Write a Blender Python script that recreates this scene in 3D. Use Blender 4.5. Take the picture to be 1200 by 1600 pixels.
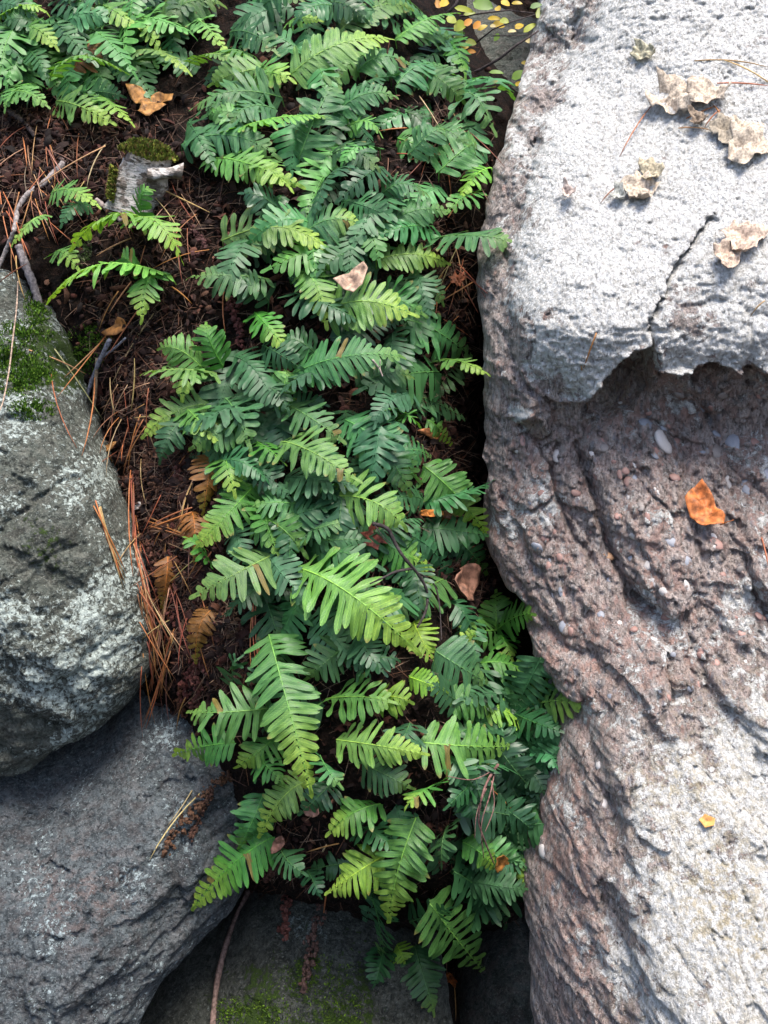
import bpy, math, random
import numpy as np
from mathutils import Vector, Matrix

scene = bpy.context.scene
for o in list(bpy.data.objects):
    bpy.data.objects.remove(o)
COL = scene.collection

# ------------------------------------------------------------------ camera, sky, sun, exposure
PITCH = math.radians(18.0)
VFOV = math.radians(48.0)
cam_data = bpy.data.cameras.new('camera')
cam_data.sensor_fit = 'VERTICAL'
cam_data.sensor_height = 24.0
cam_data.lens = 12.0 / math.tan(VFOV / 2)
cam_data.clip_start = 0.05
cam_data.clip_end = 500.0
cam = bpy.data.objects.new('camera', cam_data)
cam.location = (0, 0, 1.5)
cam.rotation_euler = (math.pi / 2 - PITCH, 0, 0)
COL.objects.link(cam)
scene.camera = cam

SUN_DIR = Vector((0.16, -0.20, 0.96)).normalized()
SUN_EL = math.asin(SUN_DIR.z)
SUN_ROT = math.atan2(SUN_DIR.x, SUN_DIR.y)
world = bpy.data.worlds.new("World")
scene.world = world
world.use_nodes = True
wn = world.node_tree
wn.nodes.clear()
sky = wn.nodes.new('ShaderNodeTexSky')
sky.sky_type = 'NISHITA'
sky.sun_disc = False
sky.sun_elevation = SUN_EL
sky.sun_rotation = SUN_ROT % (2 * math.pi)
sky.air_density = 1.0
sky.dust_density = 3.0
bg = wn.nodes.new('ShaderNodeBackground')
bg.inputs['Strength'].default_value = 0.07
wo = wn.nodes.new('ShaderNodeOutputWorld')
wn.links.new(sky.outputs[0], bg.inputs[0])
wn.links.new(bg.outputs[0], wo.inputs[0])

sun_data = bpy.data.lights.new('sun', 'SUN')
sun_data.energy = 1.5
sun_data.angle = math.radians(26)
sun_data.color = (1.0, 0.94, 0.85)
sun = bpy.data.objects.new('sun', sun_data)
sun.rotation_euler = (-SUN_DIR).to_track_quat('-Z', 'Y').to_euler()
sun.location = (0, -2, 6)
COL.objects.link(sun)

vs = scene.view_settings
vs.view_transform = 'Standard'
vs.look = 'None'
vs.gamma = 1.0
vs.use_curve_mapping = False
vs.exposure = 2.15

rng = np.random.default_rng(7)
R = random.Random(11)

# ------------------------------------------------------------------ pixel -> place
CAM = np.array([0.0, 0.0, 1.5])
FPX = 800.0 / math.tan(VFOV / 2)
FW = np.array([0, math.cos(PITCH), -math.sin(PITCH)])
UP = np.array([0, math.sin(PITCH), math.cos(PITCH)])
RT = np.array([1.0, 0, 0])

def ray(px, py):
    return FW + (px - 600.0) / FPX * RT + (800.0 - py) / FPX * UP

def at(px, py, Y):
    d = ray(px, py)
    return CAM + d * (Y / d[1])

def to_px(P):
    v = P - CAM
    f = v @ FW
    return 600 + FPX * (v @ RT) / f, 800 - FPX * (v @ UP) / f

def mpp(P):
    return float((P - CAM) @ FW) / FPX

# ------------------------------------------------------------------ noise (vectorised gradient noise)
_perm = np.random.default_rng(3).permutation(256)
_perm = np.concatenate([_perm, _perm, _perm])
_grad = np.random.default_rng(4).normal(size=(256, 3))
_grad /= np.linalg.norm(_grad, axis=1)[:, None]

def noise(p):
    i = np.floor(p).astype(np.int64)
    f = p - i
    i &= 255
    u = f * f * f * (f * (f * 6 - 15) + 10)
    out = 0
    for dx in (0, 1):
        wx = u[:, 0] if dx else 1 - u[:, 0]
        for dy in (0, 1):
            wy = u[:, 1] if dy else 1 - u[:, 1]
            for dz in (0, 1):
                wz = u[:, 2] if dz else 1 - u[:, 2]
                h = _perm[_perm[_perm[(i[:, 0] + dx) & 255] + ((i[:, 1] + dy) & 255)] + ((i[:, 2] + dz) & 255)]
                g = _grad[h]
                out = out + wx * wy * wz * (g[:, 0] * (f[:, 0] - dx) + g[:, 1] * (f[:, 1] - dy) + g[:, 2] * (f[:, 2] - dz))
    return out * 1.5

def fbm(p, scale, octv=4, rough=0.5, seed=0.0):
    a, s, tot = 1.0, scale, 0
    for k in range(octv):
        tot = tot + a * noise(p * s + (seed + 17.3 * k))
        a *= rough
        s *= 2.03
    return tot

def ridged(p, scale, octv=3, seed=0.0):
    a, s, tot = 1.0, scale, 0
    for k in range(octv):
        tot = tot + a * (1 - 2 * np.abs(noise(p * s + (seed + 9.7 * k))))
        a *= 0.5
        s *= 2.1
    return tot

def worley(p2, scale, seed=0):
    q = p2 * scale
    ci = np.floor(q).astype(np.int64)
    d1 = np.full(len(q), 9.0); cid = np.zeros(len(q), np.int64)
    for dx in (-1, 0, 1):
        for dy in (-1, 0, 1):
            c = ci + [dx, dy]
            h = _perm[(_perm[(c[:, 0] + seed) & 255] + c[:, 1]) & 255]
            h2 = _perm[(h + 71) & 255]
            pt = c + np.stack([h / 255.0, h2 / 255.0], 1)
            d = np.linalg.norm(pt - q, axis=1)
            m = d < d1
            d1[m] = d[m]; cid[m] = h[m]
    return d1, cid

def facets(p2, scale, amp, seed=0, tilt=1.0):
    q = p2 * scale
    ci = np.floor(q).astype(np.int64)
    d1 = np.full(len(q), 9.0); best = np.zeros(len(q)); d2 = np.full(len(q), 9.0)
    for dx in (-1, 0, 1):
        for dy in (-1, 0, 1):
            c = ci + [dx, dy]
            h = _perm[(_perm[(c[:, 0] + seed) & 255] + c[:, 1]) & 255]
            pt = c + np.stack([h / 255.0, _perm[(h + 71) & 255] / 255.0], 1)
            r = q - pt
            d = np.linalg.norm(r, axis=1)
            g = _grad[_perm[(h + 13) & 255]]
            val = tilt * (g[:, 0] * r[:, 0] + g[:, 1] * r[:, 1]) + 0.5 * g[:, 2]
            m = d < d1
            d2 = np.where(m, d1, np.minimum(d2, d))
            d1 = np.where(m, d, d1); best = np.where(m, val, best)
    edge = np.clip((d2 - d1) / 0.10, 0, 1)
    return amp * (best * edge - 0.5 * (1 - edge))

def sstep(a, b, x):
    t = np.clip((x - a) / (b - a), 0, 1)
    return t * t * (3 - 2 * t)

def seg_dist(P, A, B):
    d = B - A
    t = np.clip(((P - A) @ d) / max(d @ d, 1e-12), 0, 1)
    c = A + t[:, None] * d
    return np.linalg.norm(P - c, axis=1), c, t

def poly_sd(P, poly):
    """signed distance (inside > 0) and nearest outline point."""
    n = len(poly)
    best = np.full(len(P), 1e9); near = np.zeros_like(P)
    inside = np.zeros(len(P), bool)
    for k in range(n):
        A, B = poly[k], poly[(k + 1) % n]
        d, c, _ = seg_dist(P, A, B)
        m = d < best
        best[m] = d[m]; near[m] = c[m]
        cross = ((A[1] > P[:, 1]) != (B[1] > P[:, 1]))
        with np.errstate(divide='ignore', invalid='ignore'):
            xi = (B[0] - A[0]) * (P[:, 1] - A[1]) / (B[1] - A[1] + 1e-15) + A[0]
        inside ^= cross & (P[:, 0] < xi)
    return np.where(inside, best, -best), near

def line_dist(P, line):
    best = np.full(len(P), 1e9)
    for k in range(len(line) - 1):
        d, _, _ = seg_dist(P, line[k], line[k + 1])
        best = np.minimum(best, d)
    return best

class TPS:
    def __init__(self, ctrl):
        W = np.array([at(px, py, Y) for px, py, Y in ctrl])
        self.p = W[:, [0, 2]]; v = W[:, 1]
        n = len(v)
        K = self._phi(np.linalg.norm(self.p[:, None] - self.p[None], axis=2)) + np.eye(n) * 1e-3
        Q = np.hstack([np.ones((n, 1)), self.p])
        A = np.zeros((n + 3, n + 3)); A[:n, :n] = K; A[:n, n:] = Q; A[n:, :n] = Q.T
        self.w = np.linalg.solve(A, np.concatenate([v, np.zeros(3)]))
    @staticmethod
    def _phi(r):
        return np.where(r > 1e-9, r * r * np.log(np.maximum(r, 1e-9)), 0)
    def __call__(self, x, z):
        x = np.atleast_1d(x); z = np.atleast_1d(z)
        P = np.stack([x, z], -1)
        K = self._phi(np.linalg.norm(P[:, None] - self.p[None], axis=2))
        return K @ self.w[:-3] + self.w[-3] + x * self.w[-2] + z * self.w[-1]
    def xz(self, px, py, lift=0.0):
        Y = 2.0
        for _ in range(40):
            P = at(px, py, Y)
            Y = 0.5 * Y + 0.5 * (float(self(P[0], P[2])[0]) - lift)
        P = at(px, py, Y)
        return P
    def line(self, pts):
        return np.array([self.xz(*p)[[0, 2]] for p in pts])

# ------------------------------------------------------------------ object helpers
def tag(o, label=None, cat=None, group=None, kind=None):
    if label: o['label'] = label
    if cat: o['category'] = cat
    if group: o['group'] = group
    if kind: o['kind'] = kind
    return o

def mesh_np(name, V, F, mat=None, smooth=True):
    me = bpy.data.meshes.new(name)
    V = np.asarray(V, dtype=np.float32); F = [tuple(f) for f in F] if not isinstance(F, np.ndarray) else F
    if isinstance(F, np.ndarray):
        n, k = F.shape
        me.vertices.add(len(V)); me.vertices.foreach_set('co', V.ravel())
        me.loops.add(n * k); me.loops.foreach_set('vertex_index', F.astype(np.int32).ravel())
        me.polygons.add(n); me.polygons.foreach_set('loop_start', np.arange(0, n * k, k, dtype=np.int32))
        me.polygons.foreach_set('loop_total', np.full(n, k, dtype=np.int32))
        me.update(calc_edges=True)
    else:
        me.from_pydata([tuple(map(float, v)) for v in V], [], F)
    me.validate()
    if smooth:
        me.polygons.foreach_set('use_smooth', np.ones(len(me.polygons), bool))
    if mat: me.materials.append(mat)
    return me

def link(name, me, parent=None, loc=None):
    o = bpy.data.objects.new(name, me)
    COL.objects.link(o)
    if parent: o.parent = parent
    if loc is not None: o.location = tuple(map(float, loc))
    return o

def empty(name, loc):
    o = bpy.data.objects.new(name, None)
    o.empty_display_size = 0.02
    o.location = tuple(map(float, loc))
    COL.objects.link(o)
    return o

def set_attr(me, name, arr):
    a = me.color_attributes.new(name, 'FLOAT_COLOR', 'POINT')
    a.data.foreach_set('color', np.asarray(arr, dtype=np.float32).ravel())

# ------------------------------------------------------------------ materials
class NT:
    def __init__(self, name):
        self.m = bpy.data.materials.new(name)
        self.m.use_nodes = True
        self.t = self.m.node_tree
        self.t.nodes.clear()
        self.out = self.t.nodes.new('ShaderNodeOutputMaterial')
    def n(self, typ, **kw):
        nd = self.t.nodes.new(typ)
        for k, v in kw.items(): setattr(nd, k, v)
        return nd
    def l(self, a, b): self.t.links.new(a, b)
    def inp(self, sock, v):
        if hasattr(v, 'is_output'): self.l(v, sock)
        elif isinstance(v, (tuple, list)): sock.default_value = (*v, 1.0) if len(v) == 3 and sock.type == 'RGBA' else v
        else: sock.default_value = v
    def noise(self, vec, scale, detail=4, rough=0.55, dist=0.0):
        nd = self.n('ShaderNodeTexNoise')
        self.inp(nd.inputs['Vector'], vec); nd.inputs['Scale'].default_value = scale
        nd.inputs['Detail'].default_value = detail; nd.inputs['Roughness'].default_value = rough
        nd.inputs['Distortion'].default_value = dist
        return nd.outputs['Fac']
    def math(self, op, a, b=0.0, c=None, clamp=False):
        nd = self.n('ShaderNodeMath', operation=op, use_clamp=clamp)
        self.inp(nd.inputs[0], a); self.inp(nd.inputs[1], b)
        if c is not None: self.inp(nd.inputs[2], c)
        return nd.outputs[0]
    def ramp(self, v, a, b, lo=0.0, hi=1.0):
        nd = self.n('ShaderNodeMapRange', interpolation_type='SMOOTHSTEP')
        self.inp(nd.inputs['Value'], v)
        nd.inputs['From Min'].default_value = a; nd.inputs['From Max'].default_value = b
        nd.inputs['To Min'].default_value = lo; nd.inputs['To Max'].default_value = hi
        return nd.outputs['Result']
    def mix(self, f, a, b, blend='MIX'):
        nd = self.n('ShaderNodeMix', data_type='RGBA', blend_type=blend)
        self.inp(nd.inputs['Factor'], f)
        self.inp(nd.inputs['A'] if False else nd.inputs[6], a); self.inp(nd.inputs[7], b)
        return nd.outputs[2]
    def math2(self, v, n):
        c = self.n('ShaderNodeVectorMath', operation='ADD'); self.l(v, c.inputs[0])
        k = self.n('ShaderNodeMath', operation='MULTIPLY'); self.l(n, k.inputs[0]); k.inputs[1].default_value = 0.02
        self.l(k.outputs[0], c.inputs[1]); return c.outputs[0]
    def bump(self, h, strength, dist, normal=None):
        nd = self.n('ShaderNodeBump')
        self.inp(nd.inputs['Height'], h); nd.inputs['Strength'].default_value = strength
        nd.inputs['Distance'].default_value = dist
        if normal is not None: self.l(normal, nd.inputs['Normal'])
        return nd.outputs[0]
    def bsdf(self, col, rough=0.8, spec=0.3, normal=None):
        b = self.n('ShaderNodeBsdfPrincipled')
        self.inp(b.inputs['Base Color'], col); self.inp(b.inputs['Roughness'], rough)
        b.inputs['Specular IOR Level'].default_value = spec
        if normal is not None: self.l(normal, b.inputs['Normal'])
        return b
    def obj(self):
        return self.n('ShaderNodeTexCoord').outputs['Object']
    def attr(self, name):
        a = self.n('ShaderNodeAttribute', attribute_name=name)
        s = self.n('ShaderNodeSeparateColor')
        self.l(a.outputs['Color'], s.inputs[0])
        return a.outputs['Color'], s.outputs[0], s.outputs[1], s.outputs[2], a.outputs['Alpha']

def rock_material(name, dark, mid, lichen, pink=(0.40, 0.245, 0.205), moss=(0.045, 0.085, 0.010), ochre=(0.50, 0.43, 0.30),
                  stretch=None, lichen_scale=55.0, pit=0.60, clast=0.0):
    t = NT(name)
    v = t.obj()
    vv = v
    if stretch:
        mp = t.n('ShaderNodeMapping'); t.l(v, mp.inputs['Vector'])
        mp.inputs['Rotation'].default_value = stretch[0]; mp.inputs['Scale'].default_value = stretch[1]
        vv = mp.outputs[0]
    _, aL, aM, aP, aO = t.attr('masks')
    n0 = t.noise(v, 9, 5, 0.6)
    n1 = t.noise(vv, 30, 8, 0.7)
    n2 = t.noise(vv, 120, 6, 0.68, 0.4)
    n3 = t.noise(v, 380, 4, 0.65)
    f = t.ramp(t.math('ADD', t.math('ADD', t.math('MULTIPLY', n1, 0.45), t.math('MULTIPLY', n2, 0.40)), t.math('MULTIPLY', n0, 0.15)), 0.38, 0.62)
    col = t.mix(f, dark, mid)
    # single crystals and grains
    col = t.mix(t.ramp(t.noise(v, 230, 3, 0.6), 0.57, 0.66, 0, 0.55), col, tuple(min(0.6, c * 1.5 + 0.05) for c in mid))
    col = t.mix(t.ramp(t.noise(v, 300, 2, 0.6), 0.60, 0.66, 0, 0.55), col, tuple(c * 0.6 for c in dark))
    if clast > 0:
        vo = t.n('ShaderNodeTexVoronoi'); t.inp(vo.inputs['Vector'], t.math2(vv, n2)); vo.inputs['Scale'].default_value = 62.0
        sp = t.n('ShaderNodeSeparateColor'); t.l(vo.outputs['Color'], sp.inputs[0])
        cc = t.mix(t.ramp(sp.outputs[0], 0.55, 0.6), (0.25, 0.255, 0.285), (0.36, 0.23, 0.20))
        cc = t.mix(t.ramp(sp.outputs[1], 0.70, 0.74), cc, (0.47, 0.43, 0.41))
        cc = t.mix(t.ramp(sp.outputs[1], 0.22, 0.18), cc, (0.10, 0.088, 0.085))
        col = t.mix(t.math('MULTIPLY', t.ramp(vo.outputs['Distance'], 0.52, 0.30), t.ramp(sp.outputs[2], 0.45, 0.5, 0, clast)), col, cc)
    pf = t.math('MULTIPLY', aP, t.ramp(t.noise(vv, 42, 6, 0.66), 0.42, 0.62, 0, 0.9))
    col = t.mix(pf, col, t.mix(n2, tuple(c * 0.5 for c in pink), tuple(c * 1.45 for c in pink)))
    # lichen crust: rosettes of several sizes, broken by bare specks
    nl = t.math('ADD', t.math('MULTIPLY', t.noise(v, lichen_scale, 9, 0.70, 0.35), 0.68), t.math('MULTIPLY', n3, 0.16))
    nl = t.math('ADD', nl, t.math('MULTIPLY', n0, 0.16))
    lf = t.ramp(t.math('ADD', nl, t.math('MULTIPLY', t.math('SUBTRACT', aL, 0.5), 0.5)), 0.495, 0.545)
    lcol = t.mix(t.ramp(t.noise(v, 150, 5, 0.7), 0.35, 0.65), tuple(c * 0.60 for c in lichen), tuple(min(0.84, c * 1.22) for c in lichen))
    col = t.mix(lf, col, lcol)
    # dark specks and pits
    pn = t.noise(vv, 140, 5, 0.66, 0.5)
    pt = t.ramp(t.math('ADD', pn, t.math('MULTIPLY', n0, 0.10)), pit + 0.05, pit + 0.10, 0, 0.85)
    pt = t.math('MULTIPLY', pt, t.math('SUBTRACT', 1.0, t.math('MULTIPLY', lf, 0.35)))
    col = t.mix(pt, col, t.mix(n2, tuple(c * 0.45 for c in dark), tuple(c * 1.3 for c in dark)))
    of = t.math('MULTIPLY', aO, t.ramp(t.noise(v, 80, 6, 0.7), 0.44, 0.62))
    col = t.mix(of, col, ochre)
    mf = t.ramp(t.math('ADD', t.noise(v, 70, 7, 0.7), t.math('MULTIPLY', t.math('SUBTRACT', aM, 0.5), 0.9)), 0.52, 0.62)
    mcol = t.mix(t.noise(v, 420, 3, 0.6), tuple(c * 0.35 for c in moss), tuple(c * 1.6 for c in moss))
    col = t.mix(mf, col, mcol)
    h = t.math('ADD', t.math('ADD', t.math('MULTIPLY', n2, 1.0), t.math('MULTIPLY', n3, 0.45)),
               t.math('ADD', t.math('MULTIPLY', lf, 0.16), t.math('MULTIPLY', pt, -0.40)))
    h = t.math('ADD', h, t.math('MULTIPLY', n1, 1.2))
    h = t.math('ADD', h, t.math('MULTIPLY', t.math('MULTIPLY', mf, n3), 0.8))
    nb = t.bump(h, 1.0, 0.011)
    b = t.bsdf(col, 0.72, 0.35, nb)
    t.l(b.outputs[0], t.out.inputs[0])
    return t.m

M_SLAB = rock_material('pale_conglomerate', (0.15, 0.125, 0.116), (0.56, 0.47, 0.435), (0.82, 0.80, 0.755),
                       stretch=((0, math.radians(28), 0), (1.7, 1.0, 0.62)), lichen_scale=42, pit=0.58, clast=0.75)
M_GREY = rock_material('lichened_grey_stone', (0.032, 0.039, 0.032), (0.150, 0.165, 0.140), (0.50, 0.57, 0.53), lichen_scale=105, pit=0.60)
M_BLUE = rock_material('damp_grey_stone', (0.028, 0.036, 0.042), (0.135, 0.158, 0.170), (0.42, 0.50, 0.52), lichen_scale=110, pit=0.58)
M_DARK = rock_material('shade_darkened_mossy_stone', (0.016, 0.019, 0.015), (0.090, 0.096, 0.082), (0.22, 0.26, 0.25), lichen_scale=95, pit=0.58, moss=(0.042, 0.080, 0.008))  # mossy stone, base colour darkened to stand in for recess shade

def vcol_material(name, rough=0.85, spec=0.2, bump_scale=300, bump=0.4, objcol=False, var=0.35):
    t = NT(name)
    v = t.obj()
    if objcol:
        oi = t.n('ShaderNodeObjectInfo'); base = oi.outputs['Color']
    else:
        base = t.attr('tint')[0]
    nz = t.noise(v, bump_scale, 4, 0.6)
    col = t.mix(t.ramp(nz, 0.3, 0.7), t.mix(1.0, base, (1 - var,) * 3, 'MULTIPLY'), t.mix(1.0, base, (1 + var,) * 3, 'MULTIPLY'))
    b = t.bsdf(col, rough, spec, t.bump(nz, bump, 0.002))
    t.l(b.outputs[0], t.out.inputs[0])
    return t.m

M_LITTER = vcol_material('leaf_litter', 0.8, 0.25)
M_NEEDLE = vcol_material('dry_pine_needle', 0.55, 0.35, 120, 0.1, True, 0.25)
M_BARK = vcol_material('twig_bark', 0.85, 0.2, 160, 0.8, True, 0.5)
M_RHIZOME = vcol_material('scaly_rhizome', 0.75, 0.3, 260, 0.6, True, 0.55)
M_PEBBLE = vcol_material('quartz_pebble', 0.45, 0.4, 160, 0.25, True, 0.25)
M_MOSS = vcol_material('moss', 0.8, 0.2, 200, 0.2, False, 0.3)

def soil_material():
    t = NT('dark_soil')
    v = t.obj()
    a = t.noise(v, 45, 8, 0.65); b_ = t.noise(v, 180, 5, 0.6)
    col = t.mix(t.ramp(a, 0.35, 0.65), (0.004, 0.003, 0.002), (0.020, 0.010, 0.007))
    col = t.mix(t.ramp(b_, 0.55, 0.7, 0, 0.7), col, (0.06, 0.034, 0.022))
    bs = t.bsdf(col, 0.9, 0.15, t.bump(t.math('ADD', a, b_), 1.0, 0.012))
    t.l(bs.outputs[0], t.out.inputs[0])
    return t.m
M_SOIL = soil_material()

def leaf_material(name, translucent=0.22, veins=True, rough=0.42):
    t = NT(name)
    v = t.obj()
    oi = t.n('ShaderNodeObjectInfo')
    base = oi.outputs['Color']
    add = t.n('ShaderNodeVectorMath', operation='MULTIPLY_ADD')
    t.l(v, add.inputs[0]); add.inputs[1].default_value = (1.0, 0.35, 0.3)
    cmb = t.n('ShaderNodeCombineXYZ'); t.l(oi.outputs['Random'], cmb.inputs[0]); t.l(oi.outputs['Random'], cmb.inputs[1])
    sc = t.n('ShaderNodeVectorMath', operation='SCALE'); t.l(cmb.outputs[0], sc.inputs[0]); sc.inputs['Scale'].default_value = 37.0
    t.l(sc.outputs[0], add.inputs[2])
    vec = add.outputs[0]
    n1 = t.noise(vec, 4.0, 4, 0.6); n2 = t.noise(vec, 22, 3, 0.6)
    col = t.mix(t.ramp(n1, 0.3, 0.7), t.mix(1.0, base, (0.74, 0.80, 0.85), 'MULTIPLY'), t.mix(1.0, base, (1.25, 1.18, 1.05), 'MULTIPLY'))
    sep = t.n('ShaderNodeSeparateXYZ'); t.l(v, sep.inputs[0])
    ay = t.math('ABSOLUTE', sep.outputs[1])
    hgt = t.math('MULTIPLY', n2, 0.4)
    if veins:
        mid = t.ramp(ay, 0.015, 0.065, 1, 0)
        col = t.mix(t.math('MULTIPLY', mid, 0.55), col, t.mix(1.0, base, (2.0, 1.75, 1.5), 'MULTIPLY'))
        ph = t.math('SINE', t.math('MULTIPLY', t.math('SUBTRACT', sep.outputs[0], t.math('MULTIPLY', ay, 0.35)), 62.0))
        side = t.ramp(ph, 0.3, 1.0)
        col = t.mix(t.math('MULTIPLY', side, 0.22), col, t.mix(1.0, base, (0.55, 0.62, 0.65), 'MULTIPLY'))
        edge = t.ramp(ay, 0.40, 0.5)
        col = t.mix(t.math('MULTIPLY', edge, 0.35), col, t.mix(1.0, base, (1.7, 1.6, 1.3), 'MULTIPLY'))
        hgt = t.math('ADD', hgt, t.math('MULTIPLY', side, -0.35))
    # pale flecks
    col = t.mix(t.ramp(t.noise(vec, 34, 1, 0.5), 0.71, 0.76, 0, 0.55), col, t.mix(1.0, base, (2.3, 2.0, 2.0), 'MULTIPLY'))
    old = t.math('GREATER_THAN', oi.outputs['Random'], 0.72)
    sp_ = t.math('MULTIPLY', old, t.ramp(t.noise(vec, 7.0, 4, 0.65), 0.60, 0.68, 0, 0.75))
    col = t.mix(sp_, col, (0.10, 0.075, 0.025))
    col = t.mix(t.math('MULTIPLY', t.math('GREATER_THAN', oi.outputs['Random'], 0.86), t.ramp(sep.outputs[0], 0.80, 1.0, 0, 0.8)), col, (0.22, 0.17, 0.05))
    nb = t.bump(hgt, 0.5, 0.0018)
    b = t.bsdf(col, t.ramp(n1, 0.3, 0.7, rough - 0.04, rough + 0.12), 0.5, nb)
    tr = t.n('ShaderNodeBsdfTranslucent')
    t.l(t.mix(1.0, col, (1.3, 1.45, 0.5), 'MULTIPLY'), tr.inputs['Color'])
    mx = t.n('ShaderNodeMixShader'); mx.inputs[0].default_value = translucent
    t.l(b.outputs[0], mx.inputs[1]); t.l(tr.outputs[0], mx.inputs[2])
    t.l(mx.outputs[0], t.out.inputs[0])
    return t.m
M_FERN = leaf_material('fern_leaf', 0.28)
M_STALK = vcol_material('fern_stalk', 0.5, 0.4, 90, 0.1, True, 0.2)
M_DRYLEAF = vcol_material('dry_leaf', 0.6, 0.35, 75, 0.5, True, 0.6)
M_TRIPE = vcol_material('rock_tripe', 0.9, 0.15, 220, 0.7, True, 0.45)
M_SHRUBLEAF = leaf_material('shrub_leaf', 0.3, False, 0.5)

# ------------------------------------------------------------------ terrain: the bank behind everything
BANK = TPS([
    (-300, -200, 3.15), (0, -150, 3.0), (300, -150, 2.95), (600, -150, 2.95), (800, -150, 3.9), (1200, -150, 3.6), (1500, -150, 3.6),
    (-300, 200, 2.66), (0, 0, 2.80), (0, 150, 2.66), (0, 300, 2.46), (100, 420, 2.32), (200, 60, 2.74), (200, 250, 2.44),
    (400, 0, 2.78), (400, 200, 2.45), (600, 0, 2.78), (600, 200, 2.46), (720, 60, 3.0), (790, 60, 3.65), (790, 170, 2.75), (900, 100, 3.6),
    (400, 400, 2.27), (600, 400, 2.28), (730, 400, 2.42), (250, 600, 2.16), (500, 600, 2.12), (650, 600, 2.16), (745, 650, 2.50), (900, 500, 2.7),
    (280, 800, 2.02), (500, 800, 2.00), (650, 800, 2.02), (745, 850, 2.25), (900, 800, 2.5),
    (290, 1000, 1.95), (500, 1000, 1.88), (700, 1000, 1.90), (900, 1000, 2.2), (340, 1150, 1.93), (500, 1200, 1.80), (750, 1200, 1.80), (900, 1250, 2.05),
    (350, 1350, 1.95), (480, 1410, 1.93), (650, 1400, 1.78), (780, 1400, 1.95), (280, 1550, 2.35), (480, 1600, 2.25), (650, 1600, 2.15), (720, 1500, 2.2), (780, 1550, 2.4), (900, 1550, 2.3),
    (100, 700, 2.35), (100, 1000, 2.30), (-300, 900, 2.3), (100, 1400, 2.3), (-300, 1500, 2.2), (500, 1800, 1.9), (-300, 1900, 2.1), (1500, 1900, 2.1), (1400, 700, 2.7), (1400, 300, 3.0),
])

class Surf:
    """a built height sheet y(x, z) that later things are set down on."""
    def __init__(self, xs, zs, Y):
        self.xs, self.zs, self.Y = xs, zs, Y
    def __call__(self, x, z):
        fx = (x - self.xs[0]) / (self.xs[1] - self.xs[0]); fz = (z - self.zs[0]) / (self.zs[1] - self.zs[0])
        fx = min(max(fx, 0), len(self.xs) - 1.001); fz = min(max(fz, 0), len(self.zs) - 1.001)
        i, j = int(fx), int(fz); a, b = fx - i, fz - j
        Y = self.Y
        return (Y[j, i] * (1 - a) + Y[j, i + 1] * a) * (1 - b) + (Y[j + 1, i] * (1 - a) + Y[j + 1, i + 1] * a) * b
    def hit(self, px, py, lift=0.0):
        d = ray(px, py)
        Yp = 1.1
        P = at(px, py, Yp)
        while Yp < 4.6:                       # march until the ray passes the sheet
            P = at(px, py, Yp)
            if P[1] > self(P[0], P[2]) - lift: break
            Yp += 0.012
        lo, hi = Yp - 0.012, Yp
        for _ in range(8):
            m = (lo + hi) / 2; P = at(px, py, m)
            if P[1] > self(P[0], P[2]) - lift: hi = m
            else: lo = m
        return at(px, py, hi)
    def normal(self, P, e=0.012):
        fx = (self(P[0] + e, P[2]) - self(P[0] - e, P[2])) / (2 * e)
        fz = (self(P[0], P[2] + e) - self(P[0], P[2] - e)) / (2 * e)
        n = np.array([fx, -1.0, fz])
        return n / np.linalg.norm(n)

def grid_faces(nz, nx):
    j, i = np.meshgrid(np.arange(nz - 1), np.arange(nx - 1), indexing='ij')
    a = (j * nx + i).ravel()
    return np.stack([a, a + 1, a + nx + 1, a + nx], 1)

def build_bank():
    xs = np.arange(-1.5, 1.5, 0.008); zs = np.arange(-0.62, 2.1, 0.008)
    X, Z = np.meshgrid(xs, zs)
    x, z = X.ravel(), Z.ravel()
    y = np.concatenate([BANK(x[k:k + 8000], z[k:k + 8000]) for k in range(0, len(x), 8000)])
    y = np.clip(y, 1.3, 4.4)
    P = np.stack([x, y * 0.3, z], 1)
    y = y - 0.024 * fbm(P, 9, 4, 0.55, 3.0) - 0.014 * fbm(P, 38, 3, 0.6, 8.0)
    F = grid_faces(len(zs), len(xs))
    me = mesh_np('bank', np.stack([x, y, z], 1), F, M_SOIL)
    o = link('bank', me)
    tag(o, 'steep bank of dark soil and crumbled brown litter between the boulders', kind='structure')
    return Surf(xs, zs, y.reshape(X.shape))
BANKS = build_bank()

gm = mesh_np('ground', [(-25, -30, -0.6), (25, -30, -0.6), (25, 25, -0.6), (-25, 25, -0.6)], [(0, 1, 2, 3)], M_SOIL)
tag(link('ground', gm), 'dark forest ground below the bank', kind='structure')

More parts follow.
